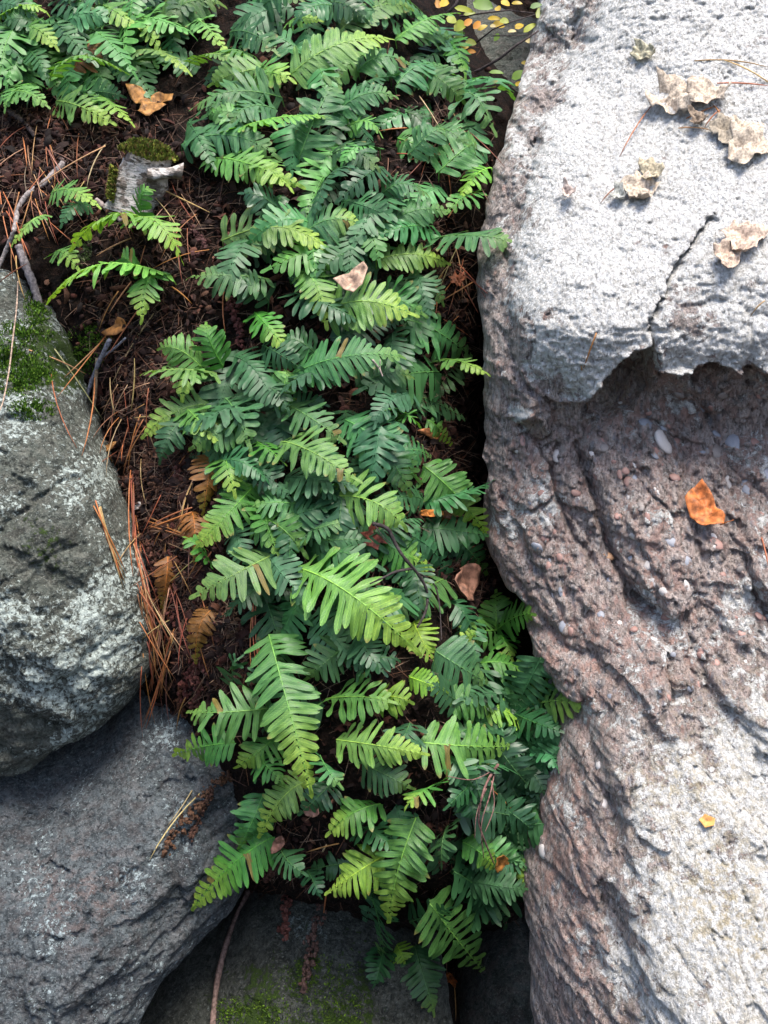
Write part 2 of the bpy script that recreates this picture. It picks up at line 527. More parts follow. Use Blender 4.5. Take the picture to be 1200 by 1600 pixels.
# ------------------------------------------------------------------ boulders
def boulder(name, label, outline, ctrl, Rr, B, res, mat, relief, masks, edge_noise=0.006, back=0.45, cat='boulder'):
    tps = TPS([(a, b, c + 0) for a, b, c in ctrl])
    poly = tps.line(outline)
    # resample and roughen the outline
    pts = []
    for k in range(len(poly)):
        A, Bp = poly[k], poly[(k + 1) % len(poly)]
        m = max(1, int(np.linalg.norm(Bp - A) / 0.012))
        for q in range(m): pts.append(A + (Bp - A) * q / m)
    poly = np.array(pts)
    p3 = np.stack([poly[:, 0], np.zeros(len(poly)), poly[:, 1]], 1)
    poly = poly + edge_noise * np.stack([fbm(p3, 28, 4, 0.6, 2.0), fbm(p3, 28, 4, 0.6, 31.0)], 1)
    x0, z0 = poly.min(0) - 2 * res; x1, z1 = poly.max(0) + 2 * res
    xs = np.arange(x0, x1, res); zs = np.arange(z0, z1, res)
    X, Z = np.meshgrid(xs, zs); x, z = X.ravel().copy(), Z.ravel().copy()
    P2 = np.stack([x, z], 1)
    sd = np.empty(len(P2)); near = np.empty_like(P2)
    for k in range(0, len(P2), 40000):
        sd[k:k + 40000], near[k:k + 40000] = poly_sd(P2[k:k + 40000], poly)
    F = grid_faces(len(zs), len(xs))
    keep = (sd[F] > 0).any(1)
    F = F[keep]
    outm = sd <= 0
    x[outm] = near[outm, 0]; z[outm] = near[outm, 1]
    P2 = np.stack([x, z], 1)
    sdc = np.maximum(sd, 0)
    used = np.zeros(len(x), bool); used[F.ravel()] = True
    idx = np.nonzero(used)[0]
    remap = np.full(len(x), -1); remap[idx] = np.arange(len(idx))
    F = remap[F]
    xu, zu, su = x[idx], z[idx], sdc[idx]
    yb = np.concatenate([tps(xu[k:k + 8000], zu[k:k + 8000]) for k in range(0, len(xu), 8000)])
    u = np.clip(su / Rr, 0, 1)
    prof = np.sqrt(1 - (1 - u) ** 2)
    y = yb + B * (1 - prof)
    ctx = dict(x=xu, z=zu, sd=su, y=y, tps=tps)
    P3 = np.stack([xu, yb * 0.5, zu], 1)
    ctx['P'] = P3
    y = relief(y, ctx)
    pxs = to_px(np.stack([xu, y, zu], 1))
    mk = np.clip(masks(np.asarray(pxs[0]), np.asarray(pxs[1]), ctx), 0, 1)
    V = np.stack([xu, y, zu], 1)
    # close the back
    E = np.sort(np.concatenate([F[:, [0, 1]], F[:, [1, 2]], F[:, [2, 3]], F[:, [3, 0]]]), 1)
    Eu, cnt = np.unique(E, axis=0, return_counts=True)
    be = Eu[cnt == 1]
    bv = np.unique(be)
    c = V[bv].mean(0)
    bmap = np.full(len(V), -1); bmap[bv] = np.arange(len(bv)) + len(V)
    BV = V[bv].copy(); BV[:, 1] += back; BV[:, [0, 2]] = c[[0, 2]] + 0.88 * (BV[:, [0, 2]] - c[[0, 2]])
    cap = np.array([[c[0], V[bv][:, 1].max() + back + 0.1, c[2]]])
    side = np.stack([be[:, 0], be[:, 1], bmap[be[:, 1]], bmap[be[:, 0]]], 1)
    nall = len(V) + len(BV)
    faces = [tuple(f) for f in F] + [tuple(f) for f in side] + [(int(bmap[a]), int(bmap[b]), nall) for a, b in be]
    origin = np.array([c[0], y.min(), V[:, 2].min()])
    VV = np.concatenate([V, BV, cap]) - origin
    me = bpy.data.meshes.new(name)
    me.from_pydata(VV.tolist(), [], [tuple(int(q) for q in f) for f in faces])
    import bmesh
    bm = bmesh.new(); bm.from_mesh(me); bmesh.ops.recalc_face_normals(bm, faces=bm.faces); bm.to_mesh(me); bm.free()
    me.polygons.foreach_set('use_smooth', np.ones(len(me.polygons), bool))
    me.materials.append(mat)
    mm = np.zeros((len(VV), 4)); mm[:len(mk)] = mk
    mm[len(mk):] = mk.mean(0) if len(mk) else 0
    set_attr(me, 'masks', mm)
    o = link(name, me, None, origin)
    tag(o, label, cat)
    Yg = np.full(len(x), np.nan)
    Yg[idx] = y
    Yg = Yg.reshape(X.shape)
    Yg = np.where(np.isnan(Yg), 5.0, Yg)
    return o, Surf(xs, zs, Yg), origin

def px_poly(tps, pts): return tps.line(pts)

def gauss(px, py, cx, cy, rx, ry=None, rot=0.0):
    ry = ry or rx
    dx, dy = px - cx, py - cy
    c, s = math.cos(rot), math.sin(rot)
    a = (dx * c + dy * s) / rx; b = (-dx * s + dy * c) / ry
    return np.exp(-(a * a + b * b))

# --- the large pale boulder that fills the right of the place
SLAB = [(945, -200), (938, -10), (905, 60), (878, 120), (850, 180), (832, 240), (818, 310), (797, 410), (795, 480), (803, 560), (815, 592),
        (843, 617), (867, 624), (910, 618), (937, 577), (969, 541), (1004, 527), (1009, 565), (1030, 568), (1056, 566), (1078, 560), (1091, 554), (1130, 565), (1146, 556), (1172, 570), (1200, 576), (1300, 590), (1700, 600), (1700, -200)]

def right_relief(y, c):
    tps, x, z, P, sd = c['tps'], c['x'], c['z'], c['P'], c['sd']
    W = np.stack([x, z], 1)
    Ww = W + 0.006 * np.stack([fbm(P, 30, 4, 0.6, 5.0), fbm(P, 30, 4, 0.6, 12.0)], 1) + 0.5 * np.stack([facets(W, 24, 0.008, 41), facets(W, 24, 0.010, 51)], 1)
    Ws = W + 0.003 * np.stack([fbm(P, 45, 4, 0.65, 5.0), fbm(P, 45, 4, 0.65, 12.0)], 1) + 0.4 * np.stack([facets(W, 24, 0.008, 41), facets(W, 24, 0.010, 51)], 1)
    s, _ = poly_sd(Ws, px_poly(tps, SLAB))
    c['slab'] = sstep(-0.002, 0.014, s)
    c['slabd'] = s
    # step of the slab: steep below, rounded along its sloping flank
    lower = sstep(-0.06, 0.0, x - tps.xz(835, 600)[0]) * (z < tps.xz(880, 500)[2])
    soft = np.where(lower > 0.5, 0.005, 0.055)
    hx = sstep(tps.xz(860, 600)[0], tps.xz(975, 560)[0], x)
    zf = sstep(tps.xz(880, 640)[2], tps.xz(880, 420)[2], z)
    y = y - 0.085 * (1 - 0.72 * (1 - hx) * (1 - zf)) * np.sqrt(np.clip(1 - (1 - np.clip(s / soft, 0, 1)) ** 2, 0, 1))
    outside = 1 - c['slab']
    c['mid'] = outside
    # the wedge broken out under the notch
    wd, _ = poly_sd(Ww, px_poly(tps, [(905, 622), (937, 577), (969, 541), (1004, 527), (1012, 600), (985, 640), (900, 655)]))
    y = y + 0.035 * sstep(0.0, 0.012, wd)
    # stone tooth left of the ledge
    td, _ = poly_sd(Ww, px_poly(tps, [(818, 600), (838, 618), (850, 655), (800, 668), (792, 650)]))
    y = y - 0.05 * sstep(-0.002, 0.03, td)
    # cracks
    def groove(pts, width, depth, y):
        d = line_dist(Ww, px_poly(tps, pts))
        return y + depth * np.exp(-(d / width) ** 2)
    y = groove([(1094, 335), (1070, 365), (1045, 402), (1028, 440), (1010, 470), (1002, 500), (1004, 530)], 0.0035, 0.035, y)
    y = groove([(870, 690), (862, 740), (880, 800), (905, 850), (925, 880)], 0.006, 0.025, y)
    y = groove([(900, 690), (925, 760), (930, 810), (950, 850), (975, 905), (1010, 945), (1035, 962)], 0.006, 0.03, y)
    y = groove([(985, 935), (1005, 948), (1025, 955)], 0.010, 0.04, y)
    y = groove([(1135, 800), (1150, 850), (1175, 920), (1200, 970)], 0.006, 0.022, y)
    y = groove([(1030, 990), (1040, 1060), (1055, 1130), (1090, 1190), (1150, 1240), (1200, 1290)], 0.006, 0.02, y)
    y = groove([(800, 900), (840, 960), (880, 1010), (925, 1030)], 0.006, 0.02, y)
    y = groove([(905, 1130), (930, 1180), (960, 1260), (970, 1340)], 0.012, 0.02, y)
    y = groove([(940, 1380), (960, 1460), (1010, 1530), (1080, 1600)], 0.008, 0.018, y)
    y = groove([(905, 30), (900, 60), (915, 70)], 0.008, 0.03, y)
    y = groove([(840, 220), (830, 240)], 0.006, 0.025, y)
    def proud(pts, h, soft, y):
        sdp, _ = poly_sd(Ww, px_poly(tps, pts))
        return y - h * np.sqrt(np.clip(1 - (1 - np.clip(sdp / soft, 0, 1)) ** 2, 0, 1))
    y = proud([(895, 690), (925, 760), (950, 850), (1000, 925), (1036, 962), (1062, 940), (1085, 1020), (1130, 1100), (1200, 1180), (1400, 1260), (1400, 560), (1000, 560), (960, 640)], 0.034, 0.03, y)
    y = proud([(1000, 985), (1036, 1000), (1045, 1080), (1080, 1160), (1150, 1230), (1250, 1300), (1500, 1400), (1500, 1900), (1060, 1800), (1030, 1650), (985, 1500), (955, 1380), (962, 1260), (925, 1195), (930, 1130), (960, 1060)], 0.05, 0.05, y)
    y = proud([(820, 985), (850, 1000), (905, 1030), (925, 1070), (900, 1110), (850, 1075), (828, 1030)], 0.022, 0.012, y)
    y = proud([(1055, 590), (1100, 640), (1090, 720), (1130, 800), (1150, 900), (1250, 960), (1400, 700), (1300, 590)], 0.018, 0.02, y)
    fw = W + 0.012 * np.stack([fbm(P, 16, 3, 0.55, 105.0), fbm(P, 16, 3, 0.55, 112.0)], 1)
    sk = np.stack([fw[:, 0] * 0.86 + fw[:, 1] * 0.5, (-fw[:, 0] * 0.5 + fw[:, 1] * 0.86) * 0.55], 1)
    y = y - outside * (facets(sk, 13, 0.018, 5) + facets(sk, 34, 0.0075, 9)) - c['slab'] * (facets(fw, 7, 0.010, 15) + facets(fw, 20, 0.0035, 25))
    # ledge-shaped folds below the overhang
    fd = line_dist(Ww, px_poly(tps, [(1000, 700), (1020, 820), (1045, 930), (1040, 1010)]))
    y = y - 0.02 * np.exp(-(fd / 0.035) ** 2)
    fd = line_dist(Ww, px_poly(tps, [(985, 1010), (960, 1100), (930, 1200)]))
    y = y - 0.03 * np.exp(-(fd / 0.04) ** 2)
    # general relief
    y = y - 0.018 * fbm(P, 7, 3, 0.5, 1.0)
    a = math.radians(62)
    st = np.stack([(x * math.sin(a) + z * math.cos(a)) * 1.0, P[:, 1], (-x * math.cos(a) + z * math.sin(a)) * 0.34], 1)
    bl, _ = poly_sd(Ww, px_poly(tps, [(960, 1060), (1050, 1000), (1120, 1130), (1250, 1200), (1500, 1250), (1500, 1900), (1060, 1800), (985, 1500), (955, 1380), (962, 1260)]))
    low = outside * (1 - 0.62 * sstep(-0.02, 0.06, bl))
    y = y - low * (0.0075 * ridged(st, 13, 4, 4.0) + 0.0045 * ridged(st + 0.02 * fbm(P, 12, 3, .5, 61.)[:, None], 34, 3, 24.0)) - low * (0.005 * fbm(P, 45, 5, 0.7, 6.0))
    y = y + low * 0.016 * np.clip(fbm(st, 26, 4, 0.6, 91.0) - 0.25, 0, 1)
    # pebbly knobs in the rough face
    wd1, cid = worley(W + 0.01 * np.stack([fbm(P, 25, 2, .5, 70.), fbm(P, 25, 2, .5, 80.)], 1), 42, 3)
    y = y - low * 0.008 * np.clip(1 - (wd1 / 0.42) ** 2, 0, 1) * (cid % 3 == 0)
    y = y - c['slab'] * (0.007 * fbm(P, 16, 4, 0.5, 2.0) + 0.003 * ridged(P * [1, 1, 1.6], 48, 3, 9.0) + 0.0025 * fbm(P, 110, 3, 0.7, 19.0))
    pit = np.clip(fbm(P, 60, 2, 0.5, 44.0) - 0.28, 0, 1)
    y = y + 0.012 * pit
    y = y - 0.0022 * fbm(P, 150, 2, 0.6, 15.0)
    return y

def right_masks(px, py, c):
    slab = c['slab']
    soft = sstep(-0.05, 0.03, c['slabd'])
    flank_top = sstep(420, 200, py)
    big = fbm(c['P'], 9, 4, 0.6, 77.0)
    flank = sstep(950, 860, px) * (py < 660)          # the slope that turns away on the bank side
    s_ = np.where(py < 560, soft, slab)
    lich = 0.31 + 0.50 * s_ + 0.13 * flank_top * (1 - s_) + 0.24 * big
    lich = lich + 0.10 * gauss(px, py, 1000, 60, 300, 180) + 0.05 * gauss(px, py, 900, 400, 120, 200)
    lowr = sstep(-30, 230, (px - 905) - 0.10 * (1250 - py)) * sstep(960, 1260, py + 0.25 * (px - 1000))
    lich = lich + 0.44 * lowr * (1 - slab)
    lich = lich + 0.06 * (1 - slab) * (py > 560) * (py < 1050)
    lich = lich + 0.25 * gauss(px, py, 1000, 1100, 45, 120, -0.2) + 0.12 * gauss(px, py, 910, 1130, 40, 60)
    lich = lich - 0.22 * gauss(px, py, 1170, 440, 36, 22) - 0.16 * gauss(px, py, 1160, 300, 60, 26, -0.5) - 0.14 * gauss(px, py, 1080, 470, 70, 60) - 0.15 * gauss(px, py, 1160, 70, 60, 30, .4)
    lich = lich - 0.36 * sstep(545, 615, py) * sstep(930, 860, px) * slab + 0.30 * gauss(px, py, 812, 645, 22, 22) - 0.20 * gauss(px, py, 870, 1030, 60, 50)
    lich = lich - 0.20 * sstep(0.045, 0.0, np.abs(c['slabd'])) * (py < 560)
    moss = 0.10 + 0.26 * gauss(px, py, 1160, 305, 60, 35, -.5) + 0.30 * gauss(px, py, 780, 330, 30, 60) + 0.12 * gauss(px, py, 900, 20, 40, 30)
    pink = (1 - slab) * (py > 560) * (0.42 + 1.3 * gauss(px, py, 870, 1040, 55, 60) + 0.6 * gauss(px, py, 1020, 980, 60, 170) + 0.45 * gauss(px, py, 820, 820, 60, 90)
                         + 0.5 * gauss(px, py, 880, 1350, 60, 220) + 0.3 * gauss(px, py, 1000, 700, 200, 90)) + 0.5 * big * (py > 560) * (1 - slab)
    pink = pink * (1 - 0.45 * lowr)
    och = 0.48 * lowr * (1 - slab) + 0.5 * gauss(px, py, 1040, 1230, 75, 50) + 0.55 * gauss(px, py, 1120, 1400, 60, 80, 0.4) + 0.5 * gauss(px, py, 1170, 1470, 40, 40) + 0.5 * gauss(px, py, 960, 610, 40, 40) * (1 - slab)
    return np.stack([lich, moss, pink, och], 1)

right_boulder, S_RIGHT, O_RIGHT = boulder(
    'boulder', 'huge pale lichen-crusted boulder with a cracked overhanging slab and pinkish pebbly face', 
    [(862, -260), (852, -40), (846, 30), (830, 90), (812, 140), (800, 200), (776, 265), (765, 330), (752, 390), (748, 450), (757, 520), (760, 600), (762, 680),
     (764, 760), (760, 840), (770, 890), (795, 930), (825, 960), (838, 1040), (870, 1080), (900, 1110), (885, 1160), (880, 1200), (862, 1250), (846, 1300), (822, 1360), (820, 1420), (836, 1500), (838, 1560), (842, 1640), (850, 1760), (1750, 1760), (1750, -260)],
    [(900, -260, 3.0), (900, 0, 2.72), (850, 60, 2.75), (1000, 0, 2.62), (1200, 0, 2.55), (1600, 0, 2.55), (1600, -260, 2.85), (1200, -260, 2.85),
     (800, 250, 2.38), (900, 300, 2.26), (1050, 300, 2.18), (1200, 300, 2.12), (1600, 300, 2.15), (760, 450, 2.20), (850, 520, 2.02), (1000, 500, 1.97), (1200, 500, 1.93), (1600, 500, 1.95),
     (770, 650, 2.08), (900, 680, 2.02), (1050, 640, 2.02), (1200, 650, 1.99), (1600, 700, 2.0), (770, 850, 2.02), (900, 850, 1.92), (1050, 850, 1.87), (1200, 850, 1.85), (1600, 900, 1.85),
     (820, 1000, 1.90), (950, 1000, 1.80), (1100, 1000, 1.77), (1250, 1000, 1.74), (900, 1150, 1.74), (1000, 1200, 1.64), (1200, 1200, 1.58), (1600, 1200, 1.55),
     (840, 1350, 1.70), (950, 1400, 1.54), (1100, 1400, 1.47), (1250, 1400, 1.44), (850, 1600, 1.58), (950, 1600, 1.44), (1200, 1600, 1.32), (1600, 1600, 1.30), (1200, 1800, 1.27), (850, 1800, 1.5), (1600, 1800, 1.25)],
    0.07, 0.075, 0.0027, M_SLAB, right_relief, right_masks)

def plain_relief(a1, s1, a2, s2, a3, grooves=(), seed=0.0, ridg=0.0, rot=0.0, fac=1.0):
    def f(y, c):
        P, tps = c['P'], c['tps']
        y = y - a1 * fbm(P, s1, 3, 0.5, 1.0 + seed) - a2 * fbm(P, s2, 4, 0.55, 4.0 + seed) - a3 * fbm(P, 90, 3, 0.62, 7.0 + seed)
        if ridg:
            st = np.stack([c['x'] * math.cos(rot) + c['z'] * math.sin(rot), P[:, 1], 3.0 * (-c['x'] * math.sin(rot) + c['z'] * math.cos(rot))], 1)
            y = y - ridg * ridged(st, 9, 3, 2.0 + seed)
        fw = np.stack([c['x'], c['z']], 1) + 0.012 * np.stack([fbm(P, 16, 3, 0.55, 105.0 + seed), fbm(P, 16, 3, 0.55, 112.0 + seed)], 1)
        y = y - fac * (facets(fw, 5.5, 0.020, int(seed) + 2) + facets(fw, 15, 0.007, int(seed) + 9))
        W = np.stack([c['x'], c['z']], 1) + 0.006 * np.stack([fbm(P, 30, 4, 0.6, 5.0), fbm(P, 30, 4, 0.6, 12.0)], 1)
        for pts, w, d in grooves:
            y = y + d * np.exp(-(line_dist(W, tps.line(pts)) / w) ** 2)
        return y
    return f

left_upper, S_LU, O_LU = boulder(
    'boulder', 'rounded grey-green boulder splashed with white lichen beside the pine needles',
    [(-500, 415), (-60, 420), (10, 430), (45, 455), (72, 490), (92, 545), (104, 610), (112, 670), (140, 735), (160, 790), (185, 835), (215, 905), (236, 985), (242, 1030), (232, 1062), (212, 1095), (192, 1122), (165, 1150), (135, 1172), (95, 1186), (68, 1206), (40, 1228), (0, 1232), (-60, 1236), (-500, 1240)],
    [(-500, 420, 2.3), (-100, 440, 2.28), (40, 480, 2.25), (90, 600, 2.14), (-100, 600, 2.10), (30, 640, 2.03), (100, 700, 2.02), (0, 750, 1.95), (120, 800, 1.95), (180, 860, 1.96), (50, 900, 1.88), (-100, 900, 1.86), (-500, 900, 1.9),
     (200, 1000, 1.92), (100, 1000, 1.86), (0, 1050, 1.83), (230, 1050, 1.95), (150, 1130, 1.90), (60, 1160, 1.87), (0, 1210, 1.88), (-100, 1200, 1.87), (-500, 1240, 1.9)],
    0.075, 0.08, 0.003, M_GREY,
    plain_relief(0.03, 6, 0.011, 22, 0.004, [([(0, 830), (40, 800), (90, 760), (130, 750)], 0.006, 0.012), ([(30, 1105), (55, 1130), (95, 1140)], 0.008, 0.02), ([(0, 660), (60, 668), (110, 690)], 0.01, 0.02)], 3.0, fac=0.65),
    lambda px, py, c: np.stack([
        0.485 + 0.13 * fbm(c['P'], 11, 4, .6, 5.) + 0.12 * gauss(px, py, 90, 750, 90, 60) + 0.05 * gauss(px, py, 120, 1000, 120, 100) - 0.35 * gauss(px, py, 70, 860, 45, 75, -0.4) - 0.25 * gauss(px, py, 20, 1130, 60, 50) + 0.25 * gauss(px, py, 50, 1090, 60, 30)
        - 0.25 * gauss(px, py, 20, 720, 50, 40),
        0.26 + 0.27 * sstep(675, 600, py + 0.1 * px) * sstep(480, 540, py) + 0.28 * gauss(px, py, 70, 850, 50, 80, -0.4) + 0.2 * gauss(px, py, 130, 560, 60, 60) + 0.30 * gauss(px, py, 62, 480, 30, 40),
        0.05 + 0 * px, 0 * px], 1))

left_lower, S_LL, O_LL = boulder(
    'boulder', 'dark bluish-grey boulder with a few lichen spots, tucked under the rounded boulder',
    [(-500, 1190), (-60, 1190), (60, 1165), (130, 1120), (200, 1080), (250, 1082), (300, 1105), (335, 1150), (375, 1205), (398, 1280), (396, 1370), (372, 1430), (325, 1480), (280, 1530), (235, 1580), (205, 1640), (190, 1760), (-500, 1760)],
    [(-500, 1190, 2.1), (-60, 1190, 2.08), (60, 1180, 2.06), (200, 1090, 2.06), (300, 1120, 2.0), (150, 1200, 1.98), (0, 1260, 1.90), (250, 1200, 1.92), (340, 1200, 1.92), (100, 1330, 1.80), (250, 1330, 1.80), (360, 1330, 1.86), (0, 1450, 1.70), (200, 1450, 1.72), (330, 1440, 1.82),
     (0, 1600, 1.60), (150, 1600, 1.64), (-500, 1600, 1.6), (-500, 1760, 1.5), (150, 1760, 1.58), (250, 1550, 1.74)],
    0.06, 0.06, 0.003, M_BLUE,
    plain_relief(0.03, 6, 0.012, 17, 0.004, [([(40, 1290), (90, 1270), (115, 1295)], 0.005, 0.018), ([(45, 1350), (60, 1372), (105, 1368)], 0.005, 0.018), ([(0, 1300), (40, 1285)], 0.005, 0.014), ([(220, 1250), (270, 1230), (300, 1215)], 0.006, 0.016), ([(205, 1500), (260, 1465), (290, 1440)], 0.008, 0.012)], 11.0, 0.004, 0.5, 0.6),
    lambda px, py, c: np.stack([
        0.33 + 0.16 * fbm(c['P'], 9, 4, .6, 5.) + 0.22 * gauss(px, py, 280, 1330, 40, 50) + 0.12 * gauss(px, py, 220, 1390, 60, 40) + 0.15 * gauss(px, py, 60, 1480, 90, 80) + 0.10 * gauss(px, py, 90, 1450, 30, 30) + 0.2 * gauss(px, py, 265, 1150, 40, 30),
        0.18 + 0.22 * gauss(px, py, 40, 1560, 90, 80) + 0.2 * gauss(px, py, 350, 1250, 50, 60), 0.08 + 0.25 * gauss(px, py, 120, 1400, 80, 60), 0 * px], 1))

bottom_rock, S_BR, O_BR = boulder(
    'boulder', 'dark stone with a green moss carpet at the foot of the ferns',
    [(90, 1760), (150, 1640), (215, 1560), (270, 1515), (330, 1475), (390, 1436), (440, 1405), (500, 1398), (555, 1412), (600, 1440), (660, 1500), (700, 1560), (712, 1650), (712, 1760)],
    [(90, 1760, 1.76), (190, 1600, 1.90), (330, 1490, 1.94), (440, 1410, 1.94), (560, 1430, 1.90), (640, 1540, 1.82), (450, 1500, 1.83), (350, 1560, 1.82), (450, 1600, 1.72), (560, 1560, 1.76), (640, 1640, 1.76), (250, 1640, 1.80), (400, 1720, 1.64), (600, 1740, 1.67), (200, 1760, 1.76)],
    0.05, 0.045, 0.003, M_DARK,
    plain_relief(0.03, 7, 0.011, 24, 0.003, [], 21.0),
    lambda px, py, c: np.stack([0.20 + 0.3 * gauss(px, py, 480, 1450, 60, 40) + 0.15 * gauss(px, py, 330, 1560, 50, 40), 0.36 + 0.16 * fbm(c['P'], 12, 4, .6, 8.) + 0.22 * sstep(1450, 1540, py) * sstep(300, 400, px) * sstep(640, 560, px), 0 * px, 0 * px], 1))

gap_rock, S_GR, O_GR = boulder(
    'boulder', 'small dark stone deep in the gap beside the pale boulder foot',
    [(722, 1700), (722, 1620), (735, 1570), (760, 1515), (800, 1490), (860, 1495), (900, 1700)],
    [(722, 1700, 1.86), (740, 1530, 1.98), (800, 1460, 2.02), (860, 1480, 2.0), (790, 1560, 1.90), (800, 1680, 1.82), (900, 1700, 1.84)],
    0.05, 0.05, 0.004, M_DARK, plain_relief(0.015, 9, 0.006, 30, 0.002, [], 31.0),  # the darkened stone colour carries the crevice's shade
    lambda px, py, c: np.stack([0.12 + 0 * px, 0.2 + 0 * px, 0.1 + 0 * px, 0 * px], 1))

back_rock, S_BK, O_BK = boulder(
    'boulder', 'grey stone behind the yellow-leaved twigs at the top of the bank',
    [(660, 10), (690, -20), (760, -10), (820, 20), (900, 30), (960, 120), (960, 230), (700, 230), (690, 140), (660, 80)],
    [(660, 10, 3.35), (760, 0, 3.3), (900, 40, 3.3), (700, 110, 3.12), (800, 90, 3.1), (900, 120, 3.1), (700, 230, 2.95), (960, 230, 2.95)],
    0.12, 0.1, 0.006, M_GREY, plain_relief(0.02, 7, 0.008, 30, 0.003, [], 41.0),
    lambda px, py, c: np.stack([0.22 + 0 * px, 0.2 + 0 * px, 0.1 + 0 * px, 0 * px], 1))

# ------------------------------------------------------------------ pebbles set in the pale boulder's face
def ico(sub=1):
    import bmesh
    bm = bmesh.new(); bmesh.ops.create_icosphere(bm, subdivisions=sub, radius=1.0)
    V = np.array([v.co[:] for v in bm.verts]); F = [tuple(v.index for v in f.verts) for f in bm.faces]
    bm.free(); return V, F
IV, IF = ico(2)
peb_meshes = []
for k in range(7):
    V = IV * (1 + 0.28 * fbm(IV, 0.9, 3, 0.5, 50 + 13 * k))[:, None]
    peb_meshes.append(mesh_np('pebble', V, IF, M_PEBBLE))
PEB = [(1038, 690, 22, 14, 1.2, 'w'), (1012, 660, 14, 10, .8, 'b'), (1028, 705, 12, 9, .4, 'p'), (1060, 690, 9, 8, 0, 'p'), (870, 712, 12, 9, 1.3, 'w'), (1145, 690, 18, 11, .7, 'b'), (1120, 705, 20, 15, .2, 'g'),
       (1142, 755, 16, 8, 1.4, 'w'), (1165, 760, 14, 8, 1.2, 'b'), (1200, 740, 16, 8, 1.3, 'b'), (1010, 882, 10, 9, 0, 'w'), (1028, 948, 13, 11, .5, 'w'), (1075, 876, 12, 9, 1.2, 'b'), (990, 840, 9, 7, .2, 'w'), (1048, 847, 14, 9, .3, 'b'),
       (1022, 912, 10, 8, .6, 'w'), (1035, 925, 8, 7, .2, 'w'), (1075, 915, 10, 6, 1.3, 'w'), (940, 815, 9, 6, .4, 'b'), (952, 868, 9, 7, .8, 'o'), (1120, 848, 14, 10, 1.0, 'p'), (838, 857, 11, 8, .6, 'b'), (880, 978, 11, 9, 1.1, 'b'),
       (922, 830, 7, 5, .5, 'p'), (967, 775, 8, 8, .3, 'g'), (1000, 790, 10, 7, .9, 'g'), (945, 700, 9, 7, .3, 'g'), (900, 770, 8, 6, .4, 'p'), (1095, 640, 10, 8, .3, 'b'), (1060, 620, 10, 7, .4, 'g'), (1130, 620, 9, 7, .4, 'g'), (1180, 690, 9, 8, .9, 'p'),
       (1095, 1020, 10, 8, .9, 'p'), (1095, 1025, 7, 6, .9, 'p'), (1040, 965, 9, 12, .9, 'p'), (1190, 962, 10, 7, .9, 'p'), (1150, 930, 8, 7, .9, 'g'), (1023, 998, 7, 6, .9, 'w'), (945, 1255, 7, 8, .3, 'w'), (935, 1195, 9, 7, .3, 'w'), (848, 1330, 12, 14, 1, 'w'),
       (1100, 780, 9, 6, .2, 'g'), (1055, 745, 9, 7, .5, 'p'), (985, 740, 8, 6, .5, 'g'), (930, 745, 9, 6, 1.0, 'p'), (845, 770, 8, 6, .6, 'p'), (865, 830, 7, 5, .6, 'p')]
PC = {'w': (0.52, 0.48, 0.46), 'b': (0.26, 0.27, 0.31), 'p': (0.29, 0.17, 0.145), 'g': (0.20, 0.175, 0.165), 'o': (0.33, 0.19, 0.11)}
for _ in range(150):
    qx, qy = R.uniform(800, 1195), R.uniform(610, 1120)
    if qx < 800 + 0.22 * max(0, qy - 700): continue
    PEB.append((qx, qy, R.uniform(4, 9), R.uniform(3, 6.5), R.uniform(0.6, 1.5), R.choice('bgggpppw')))
for (px, py, a, b, rot, c) in PEB:
    P = S_RIGHT.hit(px, py); n = S_RIGHT.normal(P, 0.01); m = mpp(P)
    up = np.array([0, 0, 1.0]); s = np.cross(up, -n); s /= np.linalg.norm(s); t_ = np.cross(n, s)
    e1 = s * math.cos(rot) - t_ * math.sin(rot); e2 = np.cross(n, e1)
    sk = 0.0035 if a > 9 else 0.002
    o = link('pebble', R.choice(peb_meshes), right_boulder)
    o.matrix_basis = Matrix.Translation(Vector(P - O_RIGHT - n * sk)) @ Matrix(((e1[0] * a * m, e2[0] * b * m, n[0] * b * m * .55, 0), (e1[1] * a * m, e2[1] * b * m, n[1] * b * m * .55, 0), (e1[2] * a * m, e2[2] * b * m, n[2] * b * m * .55, 0), (0, 0, 0, 1)))
    k = R.uniform(0.8, 1.15)
    o.color = (*[q * k for q in PC[c]], 1)

# ------------------------------------------------------------------ ferns
def pinna_mesh(droop, sickle, ruffle, seed):
    nx, ny = 10, 5
    V = []
    for i in range(nx):
        u = i / (nx - 1)
        # oblong with a slightly spread foot and a rounded end
        w = 0.5 * (1.34 - 0.48 * min(u / 0.16, 1) + 0.07 * math.sin(math.pi * min(1, max(0, (u - 0.2) / 0.7))))
        if u > 0.74: w *= math.sqrt(max(0.0, 1 - ((u - 0.74) / 0.265) ** 2.2)) * 0.96 + 0.04
        for j in range(ny):
            v = (j - 2) / 2.0
            y = v * w + sickle * u * u
            z = -droop * u * u + 0.030 * abs(v) - 0.018 * v * v * v * v - 0.01
            z += ruffle * math.sin(7.5 * u + seed + v) * abs(v) * 0.42
            V.append((u, y, z * 1.0))
    F = []
    for i in range(nx - 1):
        for j in range(ny - 1):
            a = i * ny + j
            F.append((a, a + ny, a + ny + 1, a + 1))
    return mesh_np('leaflet', V, F, M_FERN)
PIN = [pinna_mesh(0.02, 0.10, 0.04, 0.3), pinna_mesh(0.10, 0.16, 0.06, 1.1), pinna_mesh(0.20, 0.10, 0.05, 2.0), pinna_mesh(0.32, 0.14, 0.07, 0.9),
       pinna_mesh(-0.06, 0.08, 0.09, 3.0), pinna_mesh(0.14, 0.22, 0.10, 4.2), pinna_mesh(0.26, 0.02, 0.09, 5.2), pinna_mesh(0.45, 0.10, 0.08, 2.6)]
PIN_V = [np.array([v.co[:] for v in m.vertices]) for m in PIN]
